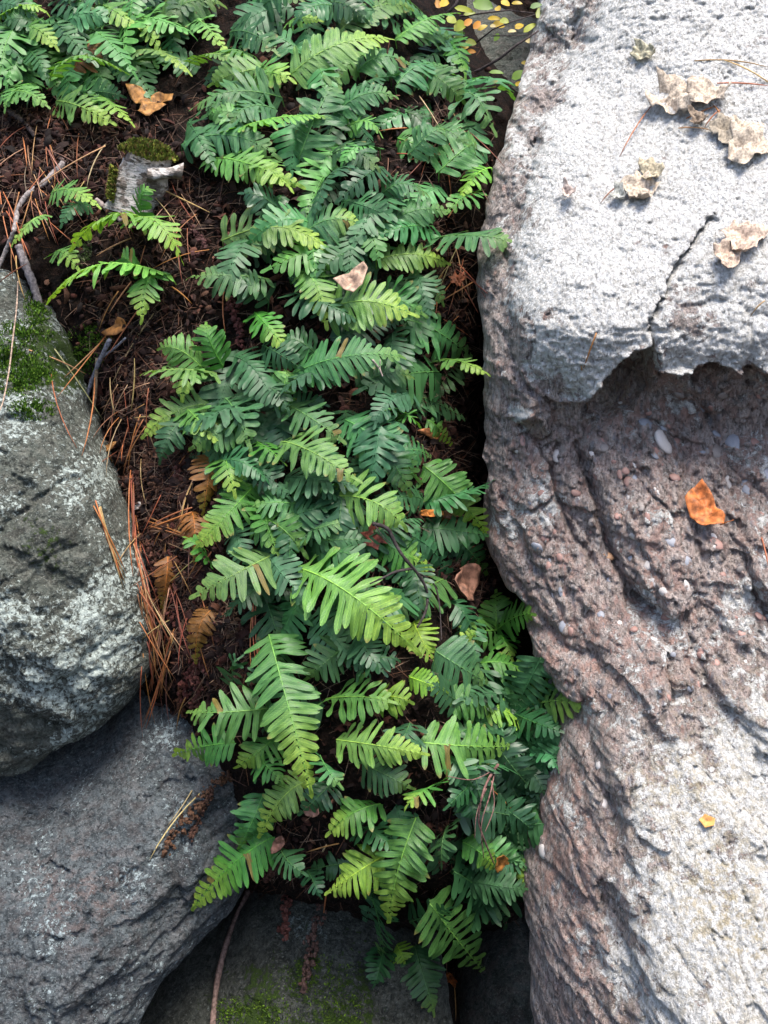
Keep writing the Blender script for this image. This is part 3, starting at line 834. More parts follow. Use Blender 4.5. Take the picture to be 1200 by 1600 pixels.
PIN_F = [tuple(p.vertices) for p in PIN[0].polygons]

def tube(points, radii, sides=5):
    points = np.asarray(points); V = []; F = []
    n = len(points)
    ref = np.array([0.3, 0.2, 1.0])
    for i in range(n):
        d = points[min(i + 1, n - 1)] - points[max(i - 1, 0)]
        d = d / (np.linalg.norm(d) + 1e-12)
        a = np.cross(d, ref)
        if np.linalg.norm(a) < 1e-3: a = np.cross(d, [1, 0, 0])
        a /= np.linalg.norm(a); b = np.cross(d, a)
        for k in range(sides):
            th = 2 * math.pi * k / sides
            V.append(points[i] + radii[i] * (math.cos(th) * a + math.sin(th) * b))
    for i in range(n - 1):
        for k in range(sides):
            q = (k + 1) % sides
            F.append((i * sides + k, i * sides + q, (i + 1) * sides + q, (i + 1) * sides + k))
    F.append(tuple(range(sides))[::-1]); F.append(tuple((n - 1) * sides + k for k in range(sides)))
    return V, F

CLS = {  # base leaf colours
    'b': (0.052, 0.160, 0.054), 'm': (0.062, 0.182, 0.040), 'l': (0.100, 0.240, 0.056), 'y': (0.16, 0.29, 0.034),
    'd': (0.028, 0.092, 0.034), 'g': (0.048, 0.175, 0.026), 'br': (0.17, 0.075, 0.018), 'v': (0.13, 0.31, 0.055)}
TIP = (0.28, 0.42, 0.06)

# where things are named after
LANDMARKS = [(205, 265, 'birch stump'), (50, 560, 'mossy boulder top'), (545, 435, 'pinkish dead leaf'), (570, 855, 'red maple leaf'), (725, 915, 'brown leaf in the gap'),
             (620, 890, 'forked black twig'), (755, 1250, 'hanging dead twig'), (345, 1560, 'bottom vine stem'), (310, 1260, 'hanging rhizome strand'), (490, 1480, 'dangling rhizome roots'),
             (240, 160, 'golden oak leaf'), (60, 300, 'crooked grey branch'), (770, 80, 'yellow-leaved twigs'), (160, 620, 'forked grey stick'), (320, 760, 'withered brown frond'), (670, 820, 'withered orange frond'),
             (790, 250, 'pale boulder flank'), (755, 600, 'black gap'), (850, 1050, 'pink rock patch'), (830, 1350, 'pale boulder foot'), (250, 950, 'pine needle drift'), (500, 1540, 'mossy bottom stone'),
             (480, 20, 'bank crest'), (500, 230, 'upper fern mass'), (440, 560, 'central fern mass'), (560, 1150, 'lower fern mass'), (600, 1330, 'lowest fern tier'), (90, 30, 'shaded upper corner'), (330, 1080, 'bare root ledge'), (560, 700, 'middle fern mass'), (380, 900, 'litter strip'),
             (20, 330, 'needle heap'), (150, 180, 'dark litter hollow'), (620, 150, 'upper fern crest'), (330, 300, 'litter below the stump'), (620, 540, 'shaded fern hollow'), (690, 980, 'gap-side ferns')]
CNAME = {'b': 'bluish-green', 'm': 'mid-green', 'l': 'pale green', 'y': 'yellow-green', 'd': 'dark green', 'g': 'grass-green', 'br': 'withered brown', 'v': 'bright lime'}
USED_LABELS = {}

def direction_word(dx, dy):
    a = math.degrees(math.atan2(-dy, dx)) % 360
    return ['sideways towards the pale boulder', 'upward towards the pale boulder', 'straight up', 'upward away from the pale boulder', 'sideways away from the pale boulder', 'downward away from the pale boulder', 'straight down', 'downward towards the pale boulder'][int(((a + 22.5) % 360) // 45)]

ALL_FRONDS = []
def add_under(V, F, c):
    off = sum(len(a) for a in UNDER_V)
    UNDER_V.append(np.asarray(V)); UNDER_F.extend(tuple(i + off for i in f) for f in F); UNDER_C.append(np.tile([*c, 1.0], (len(V), 1)))
def frond_label(bx, by, tx, ty, w, cls, ytip):
    return [bx, by, tx, ty, w, cls, ytip]

UNDER_V, UNDER_F, UNDER_C = [], [], []
def frond(bx, by, tx, ty, w, cls='m', opt='', parts=True, lift=None, under=False):
    L = math.hypot(tx - bx, ty - by)
    hb, ht, arch = 0.042, 0.090, 0.052
    if 'h' in opt: hb, ht, arch = 0.07, 0.125, 0.06
    if 'k' in opt: hb, ht, arch = 0.012, 0.03, 0.03
    if 'a' in opt: arch += 0.05
    if 'n' in opt: hb, ht = 0.02, 0.035
    if lift: hb += lift; ht += lift
    P0 = BANKS.hit(bx, by, hb); P2 = BANKS.hit(tx, ty, ht)
    # rock in front of the bank: keep tips clear of it
    for S in (S_RIGHT, S_LL, S_LU, S_BR):
        for q, (a, b) in enumerate(((bx, by), (tx, ty))):
            H = S.hit(a, b, 0.02)
            P = P0 if q == 0 else P2
            if H[1] < P[1] - 0.0 and H[1] < 4.0:
                if q == 0: P0 = H
                else: P2 = H
    if P0[1] - P2[1] > 0.16: P2 = at(tx, ty, P0[1] - 0.16)
    if P2[1] - P0[1] > 0.12: P2 = at(tx, ty, P0[1] + 0.12)
    m = mpp((P0 + P2) / 2)
    edge = 'e' in opt
    nout = np.array([0, -0.75, 0.66])
    mid = (P0 + P2) / 2 + nout * arch * (0.6 + L / 250.0)
    sv = np.cross(P2 - P0, nout); sv /= np.linalg.norm(sv)
    Pc = mid + sv * R.uniform(-0.20, 0.20) * L * m + (P2 - P0) * R.uniform(-0.12, 0.12)
    n_pairs = max(6, int(round(L / (0.088 * w + 2.6))))
    ts = np.linspace(0, 1, 15)
    bez = lambda t: (1 - t) ** 2 * P0 + 2 * t * (1 - t) * Pc + t * t * P2
    dbez = lambda t: 2 * (1 - t) * (Pc - P0) + 2 * t * (P2 - Pc)
    upw, camw = (1.0, 0.12) if edge else (0.62, 0.78)
    upw += R.uniform(-0.14, 0.14)
    sx = R.uniform(-0.22, 0.22)
    if 'h' not in opt and not edge:
        q = R.random()
        if q < 0.18: camw, upw = 0.35, 1.0
        elif q < 0.34: sx = R.choice((-1, 1)) * R.uniform(0.45, 0.85)
    nd = np.array([sx, -camw, upw])
    jit = [R.uniform(0.86, 1.16) for _ in range(3)]
    base = np.array(CLS[cls]) * jit * R.uniform(0.88, 1.12)
    root = None if under else empty('fern_frond', P0)
    ytip = 't' in opt or (cls in 'lmg' and not under and R.random() < 0.35)
    withered = cls == 'br'
    # stalk and midrib in one
    st = P0 + np.array([R.uniform(-.01, .01), 0.045, -0.03])
    pts = [st - P0, 0.4 * (st - P0) + np.array([0, -.002, -.004])] + [bez(t) - P0 for t in ts]
    rad = [0.0012, 0.0012] + [0.00125 * (1 - 0.75 * t) * (0.6 + w / 160.0) for t in ts]
    V, F = tube(pts, rad)
    rc = np.clip(base * np.array([1.9, 1.55, 1.1]), 0, 1)
    if under: add_under(np.array(V) + P0, F, base * 1.3)
    else:
        rm = mesh_np('rachis', V, F, M_STALK)
        ro = link('rachis', rm, root); ro.color = (*rc, 1)
    mode = R.choice([0, 1, 2, 3]) if not edge else R.choice([0, 1])
    twist = R.uniform(-0.5, 0.5) if R.random() < 0.65 else R.choice((-1, 1)) * R.uniform(0.6, 1.1)
    allV, allF, allC = [], [], []
    phase = R.uniform(0, 6)
    for k in range(n_pairs + 1):
        for side in (-1, 1):
            if k == n_pairs and side == 1: continue
            if k < n_pairs and R.random() < 0.018: continue
            t = (k + (0.25 if side > 0 else 0.0)) / n_pairs
            t = 0.02 + 0.95 * t
            term = k == n_pairs
            if term: t = 0.955
            t = min(t, 0.985)
            T = dbez(t); T /= np.linalg.norm(T)
            S = np.cross(T, nd); S /= np.linalg.norm(S)
            N = np.cross(S, T)
            rl = twist * (t - 0.3) + 0.12 * math.sin(phase + 5 * t)
            S, N = S * math.cos(rl) + N * math.sin(rl), N * math.cos(rl) - S * math.sin(rl)
            shape = (0.80 + 0.20 * min(1, t / 0.22)) * (1 - max(0, t - 0.30) ** 1.45 * 1.46)
            shape = max(shape, 0.14)
            l = w * 0.5 * m * shape * R.uniform(0.88, 1.10) * 1.12 * (R.uniform(0.45, 0.8) if R.random() < 0.035 else 1.0)
            ang = math.radians(78 - 24 * t + R.uniform(-9, 9))
            D = math.sin(ang) * side * S + math.cos(ang) * T - N * R.uniform(0.0, 0.22)
            wd = L / n_pairs * m * (0.98 - 0.18 * t) * R.uniform(0.90, 1.10) * (np.linalg.norm(dbez(t)) / (L * m)) ** 0.6
            if term:
                D = T.copy(); l = max(w * 0.25, 10) * m; wd *= 0.72
            D /= np.linalg.norm(D)
            Yd = T - (T @ D) * D
            if term: Yd = S.copy()
            Yd /= np.linalg.norm(Yd)
            Nz = N - (N @ D) * D - ((N - (N @ D) * D) @ Yd) * Yd
            Nz /= np.linalg.norm(Nz)
            P = bez(t) - P0
            pm = (mode * 2 + R.choice([0, 0, 1, 2])) % 8 if not withered else R.choice([3, 7, 6])
            if R.random() < 0.10: pm = R.choice((3, 6, 7))
            zs = l * R.uniform(0.5, 1.25)
            c = base * R.uniform(0.88, 1.12)
            if ytip:
                f = float(sstep(0.35, 1.0, np.array(t))) * 0.85
                c = c * (1 - f) + np.array(TIP) * f
            else:
                f = float(sstep(0.6, 1.0, np.array(t))) * 0.28
                c = c * (1 - f) + np.array(TIP) * f
            if R.random() < 0.004: c = np.array((0.15, 0.12, 0.03))
            if parts:
                o = link('leaflet', PIN[pm], root)
                o.matrix_basis = Matrix(((D[0] * l, Yd[0] * wd, Nz[0] * zs, P[0]), (D[1] * l, Yd[1] * wd, Nz[1] * zs, P[1]), (D[2] * l, Yd[2] * wd, Nz[2] * zs, P[2]), (0, 0, 0, 1)))
                o.color = (*c, 1)
            else:
                off = len(allV) * 50
                pv = PIN_V[pm]
                allV.append(pv[:, :1] * (D * l) + pv[:, 1:2] * (Yd * wd) + pv[:, 2:] * (Nz * zs) + P)
                allF += [tuple(i + off for i in f_) for f_ in PIN_F]
    if under:
        add_under(np.concatenate(allV) + P0, allF, base); return None
    if not parts:
        bo = link('blade', mesh_np('blade', np.concatenate(allV), allF, M_FERN_FLAT), root)
        bo.color = (*base, 1)
    ALL_FRONDS.append((root, bx, by, tx, ty, L, w, cls, ytip, edge))
    root['category'] = 'fern frond'
    root['group'] = 'fern fronds draping down the bank'
    return root
M_FERN_FLAT = leaf_material('fern_blade', veins=False)

FRONDS = [
    # --- top edge and shaded upper corner
    (0, 30, 74, 20, 42, 'v', 'et'), (12, 44, 88, 74, 52, 'm', ''), (8, 4, 58, 34, 46, 'm', ''), (150, 6, 216, 42, 66, 'l', ''), (222, 22, 252, 82, 46, 'l', 't'), (243, 40, 342, 4, 88, 'm', ''), (302, 28, 356, 86, 46, 'l', ''),
    (202, 84, 298, 116, 46, 'l', 'e'), (296, 98, 366, 96, 36, 'l', 'e'), (78, 120, 200, 116, 48, 'l', 'ea'), (34, 72, 74, 128, 42, 'd', ''), (-5, 150, 74, 166, 50, 'l', ''), (88, 158, 176, 192, 58, 'l', 't'), (155, 150, 208, 194, 52, 'l', 'et'),
    (110, 118, 168, 58, 48, 'br', ''), (100, 150, 190, 150, 50, 'd', 'k'), (60, 130, 8, 170, 45, 'm', ''), (130, 20, 60, 90, 60, 'd', 'k'), (180, 60, 260, 5, 70, 'd', 'k'), (330, -5, 260, 40, 70, 'd', ''), (100, -10, 130, 40, 60, 'd', ''), (-20, 60, 50, 110, 60, 'd', ''),
    # --- upper mass
    (440, 152, 305, 166, 80, 'b', ''), (440, 108, 330, 132, 66, 'l', ''), (284, 226, 432, 244, 74, 'b', ''), (345, 212, 512, 182, 60, 'v', 'e'), (328, 248, 472, 292, 66, 'l', 't'), (80, 302, 154, 322, 48, 'l', ''), (72, 336, 18, 384, 40, 'l', ''),
    (240, 350, 112, 388, 80, 'v', 'eta'), (200, 346, 284, 406, 72, 'v', 'eta'), (220, 340, 235, 296, 50, 'g', ''), (85, 395, 122, 420, 46, 'm', ''), (348, 376, 512, 390, 84, 'l', ''), (140, 320, 96, 352, 40, 'd', ''),
    (455, 116, 608, 60, 84, 'l', 'h'), (528, 52, 644, 14, 62, 'l', ''), (618, 62, 718, 20, 48, 'l', ''), (638, 56, 724, 80, 64, 'b', ''), (446, 40, 500, 32, 32, 'l', 't'), (388, 128, 452, 122, 70, 'l', ''),
    (468, 246, 530, 118, 92, 'b', ''), (520, 182, 616, 150, 62, 'b', ''), (540, 200, 594, 208, 50, 'l', ''), (630, 176, 670, 208, 46, 'd', 'k'), (672, 204, 732, 238, 48, 'b', ''), (686, 268, 744, 222, 78, 'b', ''), (768, 262, 716, 314, 44, 'v', 't'),
    (715, 150, 800, 150, 96, 'b', 'ea'), (720, 150, 770, 200, 90, 'b', 'a'), (676, 372, 796, 376, 92, 'b', ''), (468, 372, 568, 352, 74, 'b', 't'), (588, 406, 700, 412, 58, 'l', 't'), (600, 262, 530, 312, 62, 'd', ''), (548, 330, 612, 345, 64, 'd', ''),
    (598, 302, 668, 304, 52, 'b', ''), (650, 352, 548, 382, 62, 'd', ''), (396, 246, 452, 292, 72, 'l', 't'), (400, 20, 470, 0, 70, 'd', ''), (360, 50, 430, 80, 70, 'd', ''), (560, 110, 640, 100, 70, 'b', ''), (430, 170, 360, 196, 64, 'b', ''), (520, 240, 590, 262, 70, 'd', ''), (640, 240, 690, 200, 60, 'b', ''),
    (440, 330, 380, 302, 60, 'd', ''), (600, 352, 700, 330, 60, 'b', ''), (660, 20, 600, 0, 60, 'b', ''), (480, 90, 420, 60, 70, 'b', ''), (500, 8, 570, 30, 60, 'd', ''), (400, 90, 330, 84, 60, 'm', ''),
    # --- upper middle
    (268, 432, 74, 474, 76, 'v', 'eta'), (246, 424, 222, 498, 62, 'm', 't'), (225, 430, 190, 400, 46, 'm', ''), (420, 436, 298, 432, 76, 'b', ''), (348, 572, 322, 506, 60, 'g', ''), (335, 582, 226, 582, 76, 'l', 'e'), (325, 585, 250, 545, 60, 'l', ''), (300, 575, 285, 620, 56, 'l', ''), (330, 632, 224, 682, 64, 'm', 't'), (285, 632, 344, 690, 62, 'm', 't'),
    (352, 622, 388, 692, 90, 'b', ''), (352, 712, 366, 768, 66, 'g', ''), (398, 758, 306, 856, 66, 'g', 't'), (330, 712, 318, 800, 56, 'br', 'n'), (470, 424, 510, 508, 64, 'l', 't'), (508, 486, 642, 490, 96, 'l', 'h'), (398, 488, 450, 548, 54, 'g', 't'), (458, 584, 628, 556, 80, 'b', 'h'),
    (638, 500, 738, 560, 90, 'b', ''), (688, 562, 762, 584, 48, 'm', 't'), (560, 604, 642, 588, 64, 'd', ''), (638, 434, 692, 474, 48, 'b', ''), (436, 636, 446, 578, 60, 'l', ''), (452, 634, 532, 686, 76, 'b', ''), (440, 690, 556, 748, 86, 'l', 'h'), (540, 656, 652, 748, 90, 'b', ''),
    (618, 712, 674, 714, 54, 'b', ''), (662, 728, 760, 836, 72, 'g', 't'), (518, 776, 630, 820, 94, 'l', 'h'), (625, 650, 596, 640, 40, 'm', 'e'), (625, 650, 655, 665, 40, 'm', 'e'), (668, 656, 706, 696, 38, 'g', 't'), (540, 640, 560, 700, 60, 'd', 'k'), (480, 790, 396, 790, 74, 'b', ''), (410, 540, 470, 575, 60, 'd', ''), (420, 470, 360, 450, 60, 'd', ''), (560, 400, 500, 425, 60, 'd', ''), (600, 460, 660, 490, 70, 'b', ''),
    (500, 560, 440, 530, 60, 'd', ''), (400, 600, 450, 640, 60, 'd', ''), (590, 700, 640, 770, 70, 'd', ''), (400, 690, 440, 720, 60, 'g', ''), (660, 780, 600, 790, 56, 'd', ''), (470, 740, 530, 780, 60, 'd', ''),
    # --- middle
    (468, 888, 646, 1012, 128, 'l', 'ht'), (398, 812, 474, 862, 84, 'm', ''), (418, 780, 436, 868, 72, 'g', ''), (460, 836, 536, 816, 58, 'b', ''), (600, 848, 674, 888, 66, 'g', 't'), (706, 838, 760, 896, 66, 'd', ''), (692, 905, 585, 960, 92, 'm', ''), (646, 972, 678, 1032, 60, 'y', ''),
    (420, 992, 487, 1240, 104, 'm', 'ht'), (510, 1092, 610, 1096, 84, 'm', ''), (590, 1090, 640, 1096, 62, 'y', ''), (640, 1058, 698, 1082, 44, 'y', 't'), (526, 1156, 664, 1178, 70, 'v', 'ht'), (682, 1018, 762, 1066, 90, 'b', ''), (775, 985, 775, 925, 62, 'g', 'e'), (775, 985, 832, 960, 62, 'g', ''), (780, 985, 720, 1000, 60, 'm', ''), (780, 990, 800, 1030, 50, 'g', 't'),
    (752, 1036, 856, 1074, 58, 'g', 't'), (658, 1160, 798, 1166, 96, 'l', 'h'), (756, 1106, 828, 1148, 60, 'y', 't'), (414, 928, 440, 1010, 94, 'd', 'k'), (424, 868, 306, 930, 92, 'l', 'h'), (428, 1106, 296, 1112, 90, 'm', 'h'), (366, 1080, 372, 1030, 56, 'd', ''), (366, 1160, 274, 1178, 62, 'm', 't'), (432, 1150, 372, 1198, 66, 'm', ''),
    (812, 1108, 912, 1096, 84, 'm', 't'), (700, 940, 740, 1000, 60, 'd', ''), (540, 1010, 480, 1060, 70, 'd', ''), (560, 1050, 620, 1030, 60, 'd', ''), (720, 1100, 670, 1060, 60, 'd', ''), (640, 1130, 600, 1190, 66, 'd', ''), (560, 990, 600, 1050, 60, 'd', ''), (700, 1095, 770, 1110, 60, 'm', ''), (840, 1120, 800, 1190, 60, 'd', ''),
    # --- lower
    (476, 1222, 405, 1308, 66, 'l', 't'), (412, 1240, 374, 1324, 66, 'b', ''), (594, 1256, 514, 1302, 76, 'g', ''), (690, 1222, 636, 1258, 68, 'm', 't'), (650, 1278, 608, 1440, 90, 'm', 'ht'), (598, 1338, 513, 1394, 80, 'y', 'ht'), (580, 1402, 592, 1492, 80, 'd', ''), (672, 1412, 756, 1518, 100, 'm', 'h'),
    (648, 1478, 678, 1582, 66, 'd', ''), (620, 1476, 632, 1504, 40, 'y', ''), (724, 1316, 772, 1358, 48, 'g', ''), (732, 1366, 757, 1424, 50, 'd', ''), (772, 1378, 777, 1438, 38, 'd', ''), (804, 1296, 816, 1384, 50, 'g', ''), (730, 1236, 742, 1280, 50, 'd', ''), (774, 1256, 836, 1302, 62, 'd', ''), (438, 1326, 474, 1364, 54, 'd', ''),
    (426, 1308, 300, 1422, 84, 'g', ''), (560, 1190, 640, 1230, 70, 'd', ''), (520, 1220, 470, 1270, 60, 'd', ''), (800, 1190, 850, 1240, 60, 'd', ''), (700, 1290, 690, 1350, 60, 'd', ''), (480, 1360, 500, 1400, 40, 'd', ''), (560, 1290, 620, 1330, 60, 'd', ''), (640, 1440, 700, 1420, 60, 'd', ''), (760, 1210, 700, 1260, 60, 'd', ''), (840, 1220, 826, 1290, 50, 'd', ''),
    (262, 870, 252, 950, 44, 'br', 'n'), (300, 800, 302, 880, 48, 'br', 'n'), (335, 950, 306, 1036, 48, 'br', 'n'), (680, 795, 694, 842, 60, 'br', 'n'), (380, 660, 300, 700, 70, 'm', ''), (300, 640, 250, 720, 60, 'd', ''), (420, 900, 350, 960, 60, 'd', ''), (330, 880, 290, 840, 50, 'g', ''),
    (652, 108, 722, 156, 66, 'm', ''), (618, 136, 694, 102, 66, 'b', ''), (706, 84, 640, 116, 60, 'd', ''), (716, 118, 762, 176, 62, 'b', ''), (690, 60, 728, 118, 56, 'g', ''), (740, 300, 700, 330, 54, 'm', ''),
    (400, 1180, 440, 1220, 56, 'm', ''), (500, 1180, 530, 1225, 60, 'b', ''), (600, 1480, 585, 1540, 50, 'd', ''), (700, 1180, 740, 1230, 60, 'd', ''), (770, 1150, 830, 1180, 56, 'd', ''),
]
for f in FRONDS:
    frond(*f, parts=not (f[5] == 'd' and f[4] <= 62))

FERN_AREA = np.array([(190, 0), (715, 0), (722, 100), (795, 150), (770, 230), (735, 320), (780, 380), (690, 410), (680, 500), (735, 590), (680, 640), (730, 760), (735, 850), (690, 900), (815, 970), (850, 1080), (870, 1120), (845, 1230),
                      (815, 1330), (770, 1390), (730, 1460), (670, 1540), (600, 1440), (520, 1360), (430, 1320), (390, 1220), (340, 1130), (420, 1060), (450, 960), (350, 880), (350, 790), (300, 660), (260, 580), (400, 560), (340, 420), (300, 250), (310, 160), (220, 90)], float)
nf = 0
while nf < 220:
    px, py = R.uniform(190, 880), R.uniform(0, 1540) if nf % 2 else R.uniform(0, 460)
    if nf % 5 == 0: px, py = R.uniform(0, 300), R.uniform(-10, 110)
    elif nf % 5 == 2: px, py = R.uniform(300, 720), R.uniform(420, 1000)
    elif nf % 5 == 1: px, py = R.uniform(740, 860), R.uniform(1030, 1400)
    s, _ = poly_sd(np.array([[px, py]]), FERN_AREA)
    if s[0] < 4 and not (py < 110 and px < 300): continue
    a = math.radians(R.choice([90, 90, 60, 120, 150, 30, 180, 0]) + R.uniform(-25, 25))
    L = R.uniform(70, 125) * (0.85 if py < 400 else 1.0)
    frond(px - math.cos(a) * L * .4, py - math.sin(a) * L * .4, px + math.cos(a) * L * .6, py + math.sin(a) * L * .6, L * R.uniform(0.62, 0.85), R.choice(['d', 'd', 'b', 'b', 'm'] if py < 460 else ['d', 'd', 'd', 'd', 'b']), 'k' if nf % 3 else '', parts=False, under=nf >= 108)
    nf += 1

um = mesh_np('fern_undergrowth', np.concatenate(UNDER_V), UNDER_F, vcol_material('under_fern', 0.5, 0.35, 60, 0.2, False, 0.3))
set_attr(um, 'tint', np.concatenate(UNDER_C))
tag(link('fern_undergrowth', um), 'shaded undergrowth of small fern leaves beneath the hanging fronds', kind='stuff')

# ------------------------------------------------------------------ labels that single out each frond
def rel_phrase(px, py):
    best = min(LANDMARKS, key=lambda l: (l[0] - px) ** 2 + (l[1] - py) ** 2)
    dx, dy = px - best[0], py - best[1]
    if math.hypot(dx, dy) < 26: return 'at the ' + best[2], best
    if abs(dy) > abs(dx): w = 'above' if dy < 0 else 'below'
    else: w = 'left of' if dx < 0 else 'right of'
    return f'{w} the {best[2]}', best

DIRS = ['rightward', 'up-right', 'upward', 'up-left', 'leftward', 'down-left', 'downward', 'down-right']
seen = {}
for (root, bx, by, tx, ty, L, w, cls, ytip, edge) in ALL_FRONDS:
    a = math.degrees(math.atan2(by - ty, tx - bx)) % 360
    dr = DIRS[int(((a + 22.5) % 360) // 45)]
    size = 'long' if L > 140 else 'small' if L < 62 else 'broad' if w > 0.95 * L else 'narrow' if w < 0.55 * L else 'medium'
    tipw = ' yellow-tipped' if ytip else ''
    body = 'edge-on ' if edge else ''
    rel, lm = rel_phrase((bx + tx) / 2, (by + ty) / 2)
    key = f'{size} {body}{CNAME[cls]}{tipw} fern frond pointing {dr}, {rel}'
    seen.setdefault(key, []).append((root, (bx + tx) / 2, (by + ty) / 2))
for key, lst in seen.items():
    if len(lst) == 1:
        lst[0][0]['label'] = key
    elif len(lst) == 2:
        p, q = sorted(lst, key=lambda t: t[2])
        if abs(p[2] - q[2]) >= abs(p[1] - q[1]): ws = ('upper', 'lower')
        else:
            p, q = sorted(lst, key=lambda t: t[1]); ws = ('left', 'right')
        p[0]['label'] = ws[0] + ' ' + key; q[0]['label'] = ws[1] + ' ' + key
    else:
        s = sorted(lst, key=lambda t: t[2])
        for k, t in enumerate(s):
            t[0]['label'] = ['topmost', 'second from top', 'third from top', 'fourth from top', 'fifth from top', 'sixth from top'][min(k, 5)] + ' ' + key

# ------------------------------------------------------------------ leaf litter (crumbled bits nobody could count)
def litter():
    zones = [((110, 190, 190, 60), 900), ((60, 270, 110, 90), 1300), ((250, 330, 110, 80), 900), ((210, 480, 90, 80), 700), ((240, 620, 90, 120), 1500), ((280, 760, 90, 110), 2400), ((300, 920, 90, 130), 2800),
             ((350, 1020, 60, 80), 1200), ((560, 860, 80, 50), 500), ((690, 450, 60, 140), 900), ((690, 680, 60, 120), 900), ((690, 230, 70, 70), 600), ((430, 1350, 80, 70), 800), ((700, 1330, 110, 110), 800), ((720, 900, 40, 60), 300),
             ((480, 400, 260, 400), 2600), ((560, 900, 260, 450), 2600), ((130, 40, 160, 60), 900), ((610, 1500, 60, 60), 400)]
    pal = np.array([(0.014, 0.0055, 0.004), (0.028, 0.010, 0.007), (0.008, 0.004, 0.0035), (0.060, 0.023, 0.014), (0.10, 0.048, 0.030), (0.040, 0.012, 0.008), (0.018, 0.0075, 0.006)])
    prob = [0.24, 0.24, 0.2, 0.1, 0.04, 0.08, 0.10]
    VV, FF, CC = [], [], []
    base = 0
    for (cx, cy, rx, ry), n in zones:
        for _ in range(n):
            px, py = cx + rng.normal() * rx * 0.55, cy + rng.normal() * ry * 0.55
            Y = 2.1
            for _k in range(7):
                P = at(px, py, Y); Y = 0.35 * Y + 0.65 * BANKS(P[0], P[2])
            P = at(px, py, Y)
            nrm = np.array([0, -0.8, 0.6])
            P = P + nrm * rng.uniform(-0.002, 0.014)
            e1 = rng.normal(size=3); e1 /= np.linalg.norm(e1)
            e3 = nrm * 0.6 + rng.normal(size=3) * 0.6; e2 = np.cross(e3, e1); e2 /= np.linalg.norm(e2); e3 = np.cross(e1, e2)
            thin = rng.random() < 0.42
            l = rng.uniform(0.004, 0.010) * (1.8 if rng.random() < 0.12 else 1.0); w = l * rng.uniform(0.3, 0.75); curl = rng.uniform(0.2, 0.9)
            if thin:
                l = rng.uniform(0.012, 0.034); w = 0.0006; curl *= 0.3
                e1 = e1 - 0.7 * (e1 @ nrm) * nrm; e1 /= np.linalg.norm(e1)
            for i, u in enumerate((-1, -0.33, 0.33, 1)):
                ww = w * (0.55 if i in (0, 3) else 1.0)
                c = P + e1 * u * l + e3 * (curl * l * (1 - u * u)) * 0.8
                VV.append(c - e2 * ww - e3 * ww * 0.5); VV.append(c + e3 * ww * 0.3); VV.append(c + e2 * ww - e3 * ww * 0.5)
            for i in range(3):
                for j in range(2):
                    a = base + i * 3 + j
                    FF.append((a, a + 1, a + 4, a + 3))
            c = pal[rng.choice(7, p=prob)] * rng.uniform(0.6, 1.4)
            if thin: c = np.array(((0.10, 0.045, 0.025), (0.15, 0.10, 0.07), (0.06, 0.03, 0.022))[int(rng.integers(3))])
            CC += [(*c, 1)] * 12
            base += 12
    me = mesh_np('leaf_litter', np.array(VV), np.array(FF), M_LITTER)
    set_attr(me, 'tint', np.array(CC))
    tag(link('leaf_litter', me), 'crumbled reddish-brown leaf litter and root scales covering the bank', kind='stuff')
litter()

# ------------------------------------------------------------------ moss
def moss(label, S, regions, n, hgt, cols):
    VV, FF, CC = [], [], []
    for k in range(n):
        cx, cy, rx, ry = regions[k % len(regions)]
        a, r = rng.uniform(0, 2 * math.pi), math.sqrt(rng.uniform(0, 1))
        px, py = cx + rx * r * math.cos(a), cy + ry * r * math.sin(a)
        P = S.hit(px, py)
        if P[1] > 4: continue
        nrm = S.normal(P) * 0.6 + np.array([0, -0.1, 0.5]) + rng.normal(size=3) * 0.35
        nrm /= np.linalg.norm(nrm)
        s = rng.normal(size=3); s -= (s @ nrm) * nrm; s /= np.linalg.norm(s)
        if rng.random() < 0.9 * max(0, float(fbm(np.array([P]), 55, 3, 0.6, 3.0)[0]) * 1.6 + 0.25): continue
        h = hgt * rng.uniform(0.5, 1.2) * (1.2 - 0.7 * r); w = h * 0.28
        b = len(VV)
        VV += [P - nrm * 0.002 - s * w * .5, P - nrm * 0.002 + s * w * .5, P + nrm * h * .6 + s * w * .8, P + nrm * h * 1.0, P + nrm * h * .6 - s * w * .8]
        FF += [(b, b + 1, b + 2), (b, b + 2, b + 4), (b + 4, b + 2, b + 3)]
        c = np.array(cols[int(rng.integers(len(cols)))]) * rng.uniform(0.7, 1.3)
        CC += [(*c, 1)] * 5
    me = mesh_np('moss', np.array(VV), np.array(FF), M_MOSS)
    set_attr(me, 'tint', np.array(CC))
    tag(link('moss', me), label, kind='stuff')
G1 = [(0.06, 0.13, 0.012), (0.085, 0.18, 0.018), (0.035, 0.08, 0.01), (0.12, 0.20, 0.02)]
moss('deep green moss cushion on top of the rounded grey boulder', S_LU, [(40, 568, 44, 30), (14, 555, 34, 36), (62, 585, 26, 18), (50, 640, 40, 18), (30, 600, 40, 20), (58, 480, 22, 36), (40, 520, 50, 22)], 8000, 0.008, G1)
moss('green moss pad under the forked grey stick', BANKS, [(130, 548, 42, 40), (150, 530, 30, 26), (118, 570, 22, 18)], 2600, 0.008, G1)
moss('pale moss tuft below the birch stump', BANKS, [(128, 392, 16, 24)], 700, 0.009, [(0.12, 0.16, 0.06), (0.08, 0.13, 0.03), (0.2, 0.22, 0.12)])
moss('thin dark moss over the bottom stone', S_BR, [(470, 1560, 80, 45), (420, 1590, 60, 30), (540, 1580, 50, 34), (500, 1520, 60, 30), (360, 1580, 30, 25)], 5000, 0.0055, [(0.09, 0.16, 0.012), (0.12, 0.19, 0.018), (0.05, 0.10, 0.010)])

